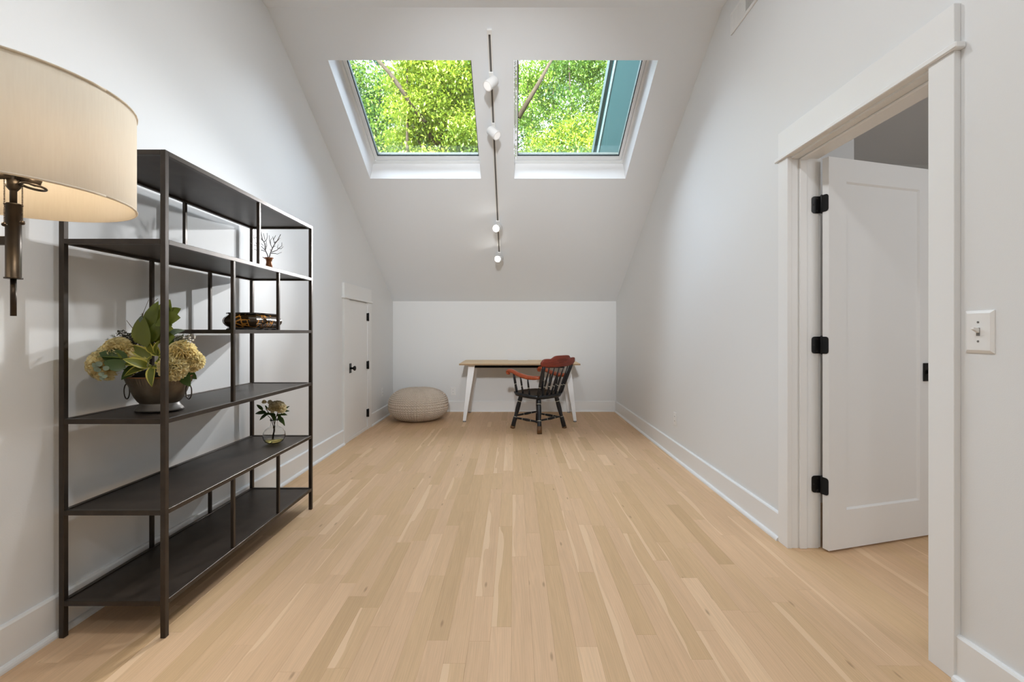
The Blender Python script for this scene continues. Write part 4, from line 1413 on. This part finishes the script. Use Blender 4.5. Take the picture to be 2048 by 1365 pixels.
# --- lacquer box
BX, BY = -1.425, 2.463
LB = thing('lacquer_box', 'black and gold painted lacquer box with bulging sides on middle shelf', 'box', (BX, BY, LEV['B']), 0)
hx, hy = 0.072, 0.135
bb = MB()
rings = []
for j in range(13):
    t = j / 12
    z_ = 0.012 + 0.070 * t
    bulge = 0.022 * math.sin(math.pi * t) ** 0.8 if 0 < t < 1 else 0
    a, b_ = hx + bulge - 0.004, hy + bulge - 0.004
    ch_ = 0.026
    rings.append([(-a + ch_, -b_, z_), (a - ch_, -b_, z_), (a, -b_ + ch_, z_), (a, b_ - ch_, z_), (a - ch_, b_, z_), (-a + ch_, b_, z_), (-a, b_ - ch_, z_), (-a, -b_ + ch_, z_)])
vs = [p for r_ in rings for p in r_]
fs = [tuple(range(8))[::-1], tuple(range(96, 104))] + [(j * 8 + k, j * 8 + (k + 1) % 8, j * 8 + 8 + (k + 1) % 8, j * 8 + 8 + k) for j in range(12) for k in range(8)]
bb.add(vs, fs)
bb.obj('box_body', 'lacquer', LB)


def octo(a, b_, ch_, z0, z1):
    return MB().prism([(-a + ch_, -b_), (a - ch_, -b_), (a, -b_ + ch_), (a, b_ - ch_), (a - ch_, b_), (-a + ch_, b_), (-a, b_ - ch_), (-a, -b_ + ch_)], z0, z1, lambda u, v, h: (u, v, h))


octo(hx + 0.006, hy + 0.006, 0.026, 0.082, 0.090).obj('lid', 'lacquer_plain', LB)
octo(hx + 0.002, hy + 0.002, 0.026, 0.006, 0.012).obj('base_moulding', 'lacquer_plain', LB)
for xx in (-1, 1):
    for yy in (-1, -0.32, 0.32, 1):
        MB().cbox(xx * 0.055 - 0.015, xx * 0.055 + 0.015, yy * 0.112 - 0.016, yy * 0.112 + 0.016, 0, 0.006, 0.001).obj('foot', 'lacquer_plain', LB)

# ------------------------------------------------------------------ knit pouf
PF = MB()
nu, nv = 512, 200
NC, NR = 66, 27
a = np.linspace(0, 2 * np.pi, nu, endpoint=False)
t = np.linspace(0.012, 1, nv)
A, T = np.meshgrid(a, t)
pol = T * np.pi * 0.985
ca, sa_ = np.cos(pol), np.sin(pol)
ex = 0.80
rr = 0.365 * np.sign(sa_) * np.abs(sa_) ** ex
zz = 0.200 * np.sign(ca) * np.abs(ca) ** 0.80
u = A / (2 * np.pi) * NC
v = T * NR
tri = np.abs((u % 1.0) - 0.5) * 2
stitch = np.abs(np.sin(np.pi * 2 * u)) ** 0.5
rowp = (0.5 + 0.5 * np.cos(2 * np.pi * (v + 0.55 * tri))) ** 0.6
hgt = (0.35 * stitch + 0.65 * stitch * rowp) * np.clip(np.sin(pol) * 2.2, 0.15, 1)
seam = np.zeros_like(A)
for k in range(3):
    da = np.angle(np.exp(1j * (A - (R(-62) + k * 2 * np.pi / 3))))
    seam += np.exp(-(da / 0.018) ** 2)
disp = 0.021 * hgt - 0.008 * np.clip(seam, 0, 1) * np.clip(np.sin(pol), 0, 1)
wob = 1 + 0.012 * np.sin(3 * A + 1) + 0.008 * np.sin(5 * A)
X = (rr * wob + disp * sa_) * np.cos(A)
Y = (rr * wob + disp * sa_) * np.sin(A)
Z = zz + disp * ca + 0.200
Z = np.maximum(Z, 0.0005)
vs = np.stack([X, Y, Z], -1).reshape(-1, 3)
ii, jj = np.meshgrid(np.arange(nu), np.arange(nv - 1))
i2 = (ii + 1) % nu
fs = np.stack([jj * nu + ii, (jj + 1) * nu + ii, (jj + 1) * nu + i2, jj * nu + i2], -1).reshape(-1, 4)
me = bpy.data.meshes.new('pouf')
cap_t, cap_b = list(range(nu))[::-1], list(range((nv - 1) * nu, nv * nu))
me.from_pydata(vs.tolist(), [], fs.tolist() + [cap_t[::-1], cap_b[::-1]])
me.polygons.foreach_set('use_smooth', [True] * len(me.polygons))
me.materials.append(M['pouf'])
o = bpy.data.objects.new('pouf', me)
COL.objects.link(o)
o.location = (-1.245, 5.86, 0.0)
o.rotation_euler = (0, R(0), R(-20))
tag(o, 'round beige knitted pouf on the floor in the far left corner', 'pouf')

# ------------------------------------------------------------------ desk
DX0, DX1, DYF, DYB, DH = -0.690, 0.834, 5.652, 6.395, 0.740
DC = (DX0 + DX1) / 2
DK = thing('desk', 'light oak topped desk with white tapered legs against the knee wall', 'desk', (DC, (DYF + DYB) / 2, 0))
dy_ = (DYF + DYB) / 2
hw = (DX1 - DX0) / 2
hd = (DYB - DYF) / 2
tp = MB().cbox(-hw, hw, -hd, hd, DH - 0.022, DH, 0.002)
TO = tp.obj('desk_top', 'laminate', DK)
eb = MB()
eb.box(-hw - 0.0006, hw + 0.0006, -hd - 0.0008, -hd, DH - 0.020, DH - 0.004)
eb.obj('edge_band', 'edge', TO)
MB().cbox(-0.155, 0.120, hd - 0.055, hd - 0.004, DH - 0.001, DH + 0.006, 0.002).obj('cable_flap', 'white_metal', DK)
bm2 = MB()
for yy in (-0.245, 0.245):
    bm2.cbox(-hw + 0.165, hw - 0.165, yy - 0.02, yy + 0.02, DH - 0.062, DH - 0.022, 0.001)
bm2.obj('beam', 'black_beam', DK)
for sx_ in (-1, 1):
    for sy_ in (-1, 1):
        topc = Vector((sx_ * (hw - 0.150), sy_ * (hd - 0.115), DH - 0.022))
        botc = Vector((sx_ * (hw - 0.062), sy_ * (hd - 0.048), 0.014))
        lg = MB()
        vs = []
        for c_, wx_, wy_ in ((botc, 0.019, 0.014), (topc, 0.042, 0.018)):
            vs += [(c_.x - wx_, c_.y - wy_, c_.z), (c_.x + wx_, c_.y - wy_, c_.z), (c_.x + wx_, c_.y + wy_, c_.z), (c_.x - wx_, c_.y + wy_, c_.z)]
        lg.add(vs, [(0, 1, 2, 3), (4, 5, 6, 7), (0, 1, 5, 4), (1, 2, 6, 5), (2, 3, 7, 6), (3, 0, 4, 7)])
        lo_ = lg.obj('leg', 'white_metal', DK)
        MB().tube([(botc.x, botc.y, 0), (botc.x, botc.y, 0.006), (botc.x, botc.y, 0.016)], [0.021, 0.021, 0.012], 14).obj('levelling_foot', 'grey_foot', lo_)
    MB().cbox(sx_ * (hw - 0.150) - 0.02, sx_ * (hw - 0.150) + 0.02, -hd + 0.10, hd - 0.10, DH - 0.052, DH - 0.022, 0.001).obj('end_rail', 'white_metal', DK)

# ------------------------------------------------------------------ captain's chair
CH = thing('captain_chair', 'black wooden spindle armchair with cherry arms and crest rail', 'chair', (0.290, 5.325, 0), R(45))


def turned(p, q, prof, n=12):
    """turned spindle from p to q; prof = [(t, radius)]"""
    p, q = Vector(p), Vector(q)
    return MB().tube([tuple(p + (q - p) * t_) for t_, _ in prof], [r_ for _, r_ in prof], n)


def rings_on(parent, p, q, specs):
    p, q = Vector(p), Vector(q)
    d = (q - p).normalized()
    g = MB()
    for t_, r_ in specs:
        c_ = p + (q - p) * t_
        g.tube([tuple(c_ - d * 0.0022), tuple(c_ + d * 0.0022)], r_ + 0.0009, 12)
    g.obj('accent_ring', 'gold_line', parent)


def seat_z(x_, y_):
    return 0.428 + 0.045 * y_


st = MB()
nr, na = 12, 64
vs, fs = [], []


def seat_r(a_):
    e = 3.2
    ca_, sa2 = abs(math.cos(a_)), abs(math.sin(a_))
    return 1.0 / ((ca_ / 0.262) ** e + (sa2 / (0.245 if math.sin(a_) > 0 else 0.235)) ** e) ** (1 / e)


for side in (0, 1):
    for i in range(nr + 1):
        f_ = i / nr
        for k in range(na):
            a_ = 2 * math.pi * k / na
            r_ = seat_r(a_) * max(f_, 0.001)
            if side == 1:
                r_ *= 0.94
            x_, y_ = r_ * math.cos(a_), r_ * math.sin(a_) + 0.005
            if side == 0:
                dish = -0.014 * (1 - (min(1, f_ / 0.82)) ** 4) + (-0.005 if i == nr else 0)
                vs.append((x_, y_, seat_z(x_, y_) + dish))
            else:
                vs.append((x_, y_, seat_z(x_, y_) - 0.042))
base2 = (nr + 1) * na
for side in (0, 1):
    for i in range(nr):
        for k in range(na):
            k2 = (k + 1) % na
            fs.append((side * base2 + i * na + k, side * base2 + i * na + k2, side * base2 + (i + 1) * na + k2, side * base2 + (i + 1) * na + k))
for k in range(na):
    k2 = (k + 1) % na
    fs.append((nr * na + k, nr * na + k2, base2 + nr * na + k2, base2 + nr * na + k))
st.add(vs, fs, True)
st.obj('seat', 'chair_black', CH)
LEGS = {}
for sx_ in (-1, 1):
    for sy_ in (-1, 1):
        p = Vector((sx_ * 0.150, sy_ * 0.140, 0.395))
        q = Vector((sx_ * 0.222, sy_ * 0.214, 0.0))
        LEGS[(sx_, sy_)] = (p, q)
        prof = [(0, 0.0201), (0.08, 0.0248), (0.17, 0.0277), (0.20, 0.0230), (0.28, 0.0265), (0.42, 0.0265), (0.56, 0.0218), (0.63, 0.0201), (0.66, 0.0242), (0.76, 0.0254), (1.0, 0.0277)]
        lg = turned(p, q, prof)
        lo_ = lg.obj('leg', 'chair_black', CH)
        rings_on(lo_, p, q, ((0.19, 0.0254), (0.65, 0.0230)))
        pts = [p + (q - p) * t_ for t_ in (0.93, 0.997)]
        if sy_ < 0:
            pts = [p + (q - p) * t_ for t_ in ((0.80, 0.997) if sx_ < 0 else (0.955, 0.997))]
        MB().tube([tuple(z_) for z_ in pts], [0.0279, 0.0290], 12).obj('brown_tip', 'brown_foot', lo_)  # lower leg end in brown, longest on one rear leg


def leg_at(k, z_):
    p, q = LEGS[k]
    return p + (q - p) * ((p.z - z_) / (p.z - q.z))


for k1, k2, z_ in (((-1, -1), (1, -1), 0.140), ((-1, 1), (1, 1), 0.150), ((-1, -1), (-1, 1), 0.125), ((1, -1), (1, 1), 0.125)):
    p, q = leg_at(k1, z_), leg_at(k2, z_)
    prof = [(0.03, 0.0085), (0.2, 0.011), (0.35, 0.0125), (0.5, 0.0165), (0.65, 0.0125), (0.8, 0.011), (0.97, 0.0085)]
    s2 = turned(p, q, prof, 10).obj('stretcher', 'chair_black', CH)
    rings_on(s2, p, q, ((0.33, 0.0122), (0.67, 0.0122)))

# back posts and spindles
def crest_y(x_, z_):
    return -0.322 + 0.26 * x_ * x_ * 1.6 - (z_ - 0.75) * 0.32


for sx_ in (-1, 1):
    p, q = Vector((sx_ * 0.205, -0.175, seat_z(0, -.175) - 0.01)), Vector((sx_ * 0.243, crest_y(0.243, .755), 0.760))
    prof = [(0, 0.0125), (0.1, 0.0165), (0.28, 0.0150), (0.34, 0.0165), (0.6, 0.0195), (0.9, 0.0210), (1.0, 0.0205)]
    bp = turned(p, q, prof).obj('back_post', 'chair_black', CH)
    rings_on(bp, p, q, ((0.31, 0.0158),))
for x_ in (-0.165, -0.082, 0.0, 0.082, 0.165):
    p, q = Vector((x_ * 0.88, -0.190, seat_z(0, -.19) - 0.012)), Vector((x_, crest_y(x_, .75), 0.752))
    prof = [(0, 0.0095), (0.12, 0.0135), (0.30, 0.0105), (0.36, 0.0120), (0.5, 0.0125), (0.7, 0.0085), (1.0, 0.0062)]
    bs = turned(p, q, prof, 10).obj('back_spindle', 'chair_black', CH)
    rings_on(bs, p, q, ((0.33, 0.0112),))
# crest rail
cr = MB()
nx2 = 48
vs, fs = [], []
for i in range(nx2 + 1):
    x_ = -0.292 + 0.584 * i / nx2
    ax_ = abs(x_)
    e_ = max(0, 1 - ((ax_ - 0.245) / 0.047) ** 2) if ax_ > 0.245 else 1
    top = 0.842 + 0.032 * (1 / (1 + math.exp((ax_ - 0.140) / 0.014))) - 0.006 * math.exp(-((ax_ - 0.172) / 0.018) ** 2)
    top = 0.80 + (top - 0.80) * math.sqrt(max(e_, 0.02))
    bot = 0.742 + 0.010 * (ax_ / 0.29) ** 2
    bot = 0.80 + (bot - 0.80) * math.sqrt(max(e_, 0.12))
    for z_ in (bot, bot + 0.006, (top + bot) / 2, top - 0.006, top):
        for sd in (-1, 1):
            th = 0.0125 if z_ not in (bot, top) else 0.009
            vs.append((x_, crest_y(x_, z_) + sd * th, z_))
for i in range(nx2):
    b0, b1 = i * 10, (i + 1) * 10
    for k in range(4):
        for sd in (0, 1):
            fs.append((b0 + k * 2 + sd, b1 + k * 2 + sd, b1 + k * 2 + 2 + sd, b0 + k * 2 + 2 + sd))
    fs.append((b0, b0 + 1, b1 + 1, b1))
    fs.append((b0 + 8, b0 + 9, b1 + 9, b1 + 8))
for b0 in (0, nx2 * 10):
    fs.append(tuple(b0 + k for k in (0, 2, 4, 6, 8, 9, 7, 5, 3, 1)))
cr.add(vs, fs, True)
CO = cr.obj('crest_rail', 'cherry_dark', CH)
tag(CO, 'dark cherry crest rail with stepped top')
eg = MB()
for z_, w_ in ((0.835, 0.050), (0.822, 0.085), (0.809, 0.070), (0.796, 0.040)):
    x_ = -w_
    while x_ < w_:
        l_ = random.uniform(0.006, 0.014)
        y_ = crest_y(x_, z_) - 0.0128
        eg.box(x_, x_ + l_, y_ - 0.0006, y_ + 0.0006, z_ - 0.0022, z_ + 0.0022)
        x_ += l_ + random.uniform(0.002, 0.005)
eg.obj('engraving', 'engrave', CO)

# arms with scrolled ends and their supports
for sx_ in (-1, 1):
    pts = [(0.236, -0.235, 0.628), (0.250, -0.160, 0.622), (0.262, -0.075, 0.622), (0.270, 0.005, 0.636), (0.272, 0.075, 0.650), (0.272, 0.135, 0.672), (0.272, 0.185, 0.684),
           (0.272, 0.222, 0.682), (0.272, 0.240, 0.667), (0.272, 0.234, 0.650), (0.272, 0.216, 0.646)]
    rad = [0.022, 0.027, 0.029, 0.029, 0.028, 0.027, 0.027, 0.028, 0.026, 0.022, 0.013]
    ao = MB().tube([(sx_ * a_, b_, c_) for a_, b_, c_ in pts], rad, 14, flat=(1.15, 0.85)).obj('arm', 'cherry', CH)
    tag(ao, 'orange cherry arm with scrolled end')
    for ys, ya_, za, thick in ((0.140, 0.150, 0.672, 1.25), (0.040, 0.040, 0.642, 0.95), (-0.060, -0.075, 0.618, 0.95)):
        p, q = Vector((sx_ * 0.222, ys, seat_z(0, ys) - 0.012)), Vector((sx_ * 0.267, ya_, za - 0.012))
        prof = [(0, 0.0095 * thick), (0.2, 0.0130 * thick), (0.42, 0.0105 * thick), (0.50, 0.0120 * thick), (0.75, 0.0115 * thick), (1.0, 0.0075 * thick)]
        so_ = turned(p, q, prof, 10).obj('arm_support', 'chair_black', CH)
        rings_on(so_, p, q, ((0.47, 0.0112 * thick),))

# ------------------------------------------------------------------ outdoors
g = MB().box(-40, 40, 6.7, 60, -3.3, -3.2)
struct('ground', g, 'grass', 'lawn far below the skylights under the trees', 'ground')
# taller wing of the house standing beside the right skylight
wx0 = 1.185
wall = MB()


def h_edge(y_):
    """height of the sloping rake edge above the floor at depth y_ (parallel to the roof)"""
    return EYE + 0.436 + (ZT - ZK) / (YB - YT) * (YB - y_) + 2.42


wall.prism([(3.3, h_edge(3.3) - 2.42 + 0.30), (6.75, h_edge(6.75) - 2.42 + 0.30), (6.75, -3.2), (8.2, -3.2), (8.2, h_edge(8.2) - 0.10), (3.3, h_edge(3.3) - 0.10)], wx0 + 0.01, wx0 + 0.2, lambda u, v, h: (h, u, v))
WE = struct('wall_exterior', wall, 'teal', 'teal painted wall of the house wing outside the right skylight', 'wall')
tr_ = MB()
tr_.prism([(3.0, h_edge(3.0) - 0.16), (8.2, h_edge(8.2) - 0.16), (8.2, h_edge(8.2)), (3.0, h_edge(3.0))], wx0 - 0.03, wx0 + 0.22, lambda u, v, h: (h, u, v))
tr_.obj('rake_board', 'teal_trim', WE)
tr_ = MB()
tr_.prism([(3.0, h_edge(3.0) - 0.42), (8.2, h_edge(8.2) - 0.42), (8.2, h_edge(8.2) - 0.30), (3.0, h_edge(3.0) - 0.30)], wx0 - 0.005, wx0 + 0.05, lambda u, v, h: (h, u, v))
tr_.obj('metal_strip', 'gutter', WE)


def tree(label, base, height, crown, n_leaf, m, leaf, seed, droop=0.4, cover=1.0, limbs=9, boughs=()):
    """trunk and limbs are parts; the leaves are one mass nobody could count"""
    rn = np.random.default_rng(seed)
    rp = random.Random(seed)
    T_ = thing('tree', label, 'tree', base, 0, group='leafy trees outside the skylights')
    cx_, cy_, cz_ = crown[0]
    rx_, ry_, rz_ = crown[1]
    tk = MB()
    top = Vector((cx_ * 0.7, cy_ * 0.7, height * 0.85))
    tk.tube([(0, 0, 0), tuple(top * 0.35 + Vector((0.15, 0, 0))), tuple(top * 0.7), tuple(top)], [0.22, 0.16, 0.10, 0.04], 10)
    tk.obj('trunk', 'bark', T_)
    ctr = []
    for k in range(limbs):
        a_ = rp.uniform(0, 6.283)
        e_ = rp.uniform(-0.5, 0.9)
        s0 = top * rp.uniform(0.45, 0.95)
        s1 = Vector((cx_ + rx_ * 0.9 * math.cos(a_) * math.cos(e_), cy_ + ry_ * 0.9 * math.sin(a_) * math.cos(e_), cz_ + rz_ * 0.9 * math.sin(e_)))
        mid_ = (s0 + s1) / 2 + Vector((rp.uniform(-.4, .4), rp.uniform(-.4, .4), rp.uniform(0, .6)))
        lb = MB().tube([tuple(s0), tuple(mid_), tuple(s1)], [0.07, 0.045, 0.014], 7)
        lb.obj('limb', 'bark', T_)
        for t_ in np.linspace(0.3, 1, 5):
            p_ = s0 * (1 - t_) ** 2 + mid_ * 2 * t_ * (1 - t_) + s1 * t_ * t_
            ctr.append(p_)
    for a_, b_ in boughs:
        a_, b_ = Vector(a_) - Vector(base), Vector(b_) - Vector(base)
        MB().tube([tuple(a_), tuple((a_ + b_) / 2 + Vector((0.05, 0, 0.06))), tuple(b_)], [0.06, 0.045, 0.022], 8).obj('limb', 'bark', T_)
    nc = int(170 * cover)
    d = rn.normal(size=(nc, 3))
    d /= np.linalg.norm(d, axis=1)[:, None]
    rad = rn.uniform(0.35, 1.0, nc) ** 0.5
    C = np.array([cx_, cy_, cz_]) + d * rad[:, None] * np.array([rx_, ry_, rz_])
    C = np.concatenate([C, np.array([tuple(p_) for p_ in ctr])])
    per = n_leaf // len(C)
    N_ = per * len(C)
    cen = np.repeat(C, per, axis=0)
    off = rn.normal(size=(N_, 3)) * np.array([0.24, 0.24, 0.15])
    pos = cen + off
    pos[:, 2] -= droop * (off[:, 0] ** 2 + off[:, 1] ** 2) * 0.6
    yaw = rn.uniform(0, 2 * np.pi, N_)
    pit = rn.normal(-0.5, 0.45, N_)
    ax = np.stack([np.cos(yaw) * np.cos(pit), np.sin(yaw) * np.cos(pit), np.sin(pit)], 1)
    upv = np.stack([rn.normal(0, .45, N_), rn.normal(0, .45, N_), np.ones(N_)], 1)
    sd = np.cross(ax, upv)
    sd /= np.linalg.norm(sd, axis=1)[:, None]
    nr_ = np.cross(sd, ax)
    L_ = leaf * rn.uniform(0.65, 1.25, N_)[:, None]
    W_ = L_ * 0.24
    q0, q2 = pos, pos + ax * L_
    mid2 = pos + ax * L_ * 0.45
    q1, q3 = mid2 + sd * W_ + nr_ * W_ * 0.35, mid2 - sd * W_ + nr_ * W_ * 0.35
    V_ = np.stack([q0, q1, q2, q3], 1).reshape(-1, 3)
    me_ = bpy.data.meshes.new('foliage')
    me_.vertices.add(N_ * 4)
    me_.vertices.foreach_set('co', V_.astype(np.float32).ravel())
    me_.loops.add(N_ * 6)
    idx = (np.arange(N_)[:, None] * 4 + np.array([0, 1, 2, 0, 2, 3])[None]).ravel()
    me_.loops.foreach_set('vertex_index', idx.astype(np.int32))
    me_.polygons.add(N_ * 2)
    me_.polygons.foreach_set('loop_start', (np.arange(N_ * 2) * 3).astype(np.int32))
    me_.update(calc_edges=True)
    me_.materials.append(M[m])
    tv = np.clip(np.repeat(rn.uniform(0, 0.72, len(C)), per) + rn.uniform(0, 0.28, N_), 0, 1)  # random tint per cluster puts shade between clusters into the leaf colour
    tc_ = np.repeat(tv, 4)
    at_ = me_.attributes.new('tint', 'FLOAT_COLOR', 'POINT')
    at_.data.foreach_set('color', np.stack([tc_, tc_, tc_, np.ones_like(tc_)], 1).astype(np.float32).ravel())
    fo = bpy.data.objects.new('foliage', me_)
    COL.objects.link(fo)
    fo.parent = T_
    fo['kind'] = 'stuff'
    return T_


tree('bright yellow-green tree filling the middle of the left skylight', (-1.75, 10.6, -3.2), 11.0, ((0.0, 0.0, 9.2), (1.15, 1.3, 2.6)), 60000, 'leaf_a', 0.085, 11, cover=0.7, boughs=[((-1.9, 9.6, 5.6), (-3.35, 9.1, 7.3))])
tree('bright yellow-green tree low in the right skylight', (1.45, 11.4, -3.2), 9.5, ((0.0, 0.0, 8.0), (1.5, 1.5, 1.7)), 60000, 'leaf_a', 0.085, 12, cover=0.8, boughs=[((0.10, 10.2, 6.0), (0.95, 9.9, 7.35))])
tree('mid green tree at the left edge of the left skylight', (-5.2, 13.4, -3.2), 12.5, ((0.3, 0.0, 9.8), (1.5, 1.6, 3.2)), 46000, 'leaf_b', 0.10, 13, cover=0.8)
tree('mid green tree behind the upper part of the right skylight', (1.9, 15.6, -3.2), 14.0, ((0.0, 0.0, 11.6), (2.1, 1.7, 3.4)), 50000, 'leaf_b', 0.11, 14, cover=0.9)
tree('dark green tree far behind the left skylight', (-3.6, 18.4, -3.2), 16.5, ((0.0, 0.0, 12.6), (2.6, 2.0, 4.2)), 36000, 'leaf_c', 0.17, 15, cover=0.8)
tree('dark green tree far behind the right skylight', (3.0, 22.0, -3.2), 17.5, ((0.0, 0.0, 13.5), (3.2, 2.2, 4.6)), 36000, 'leaf_c', 0.19, 16, cover=0.8)
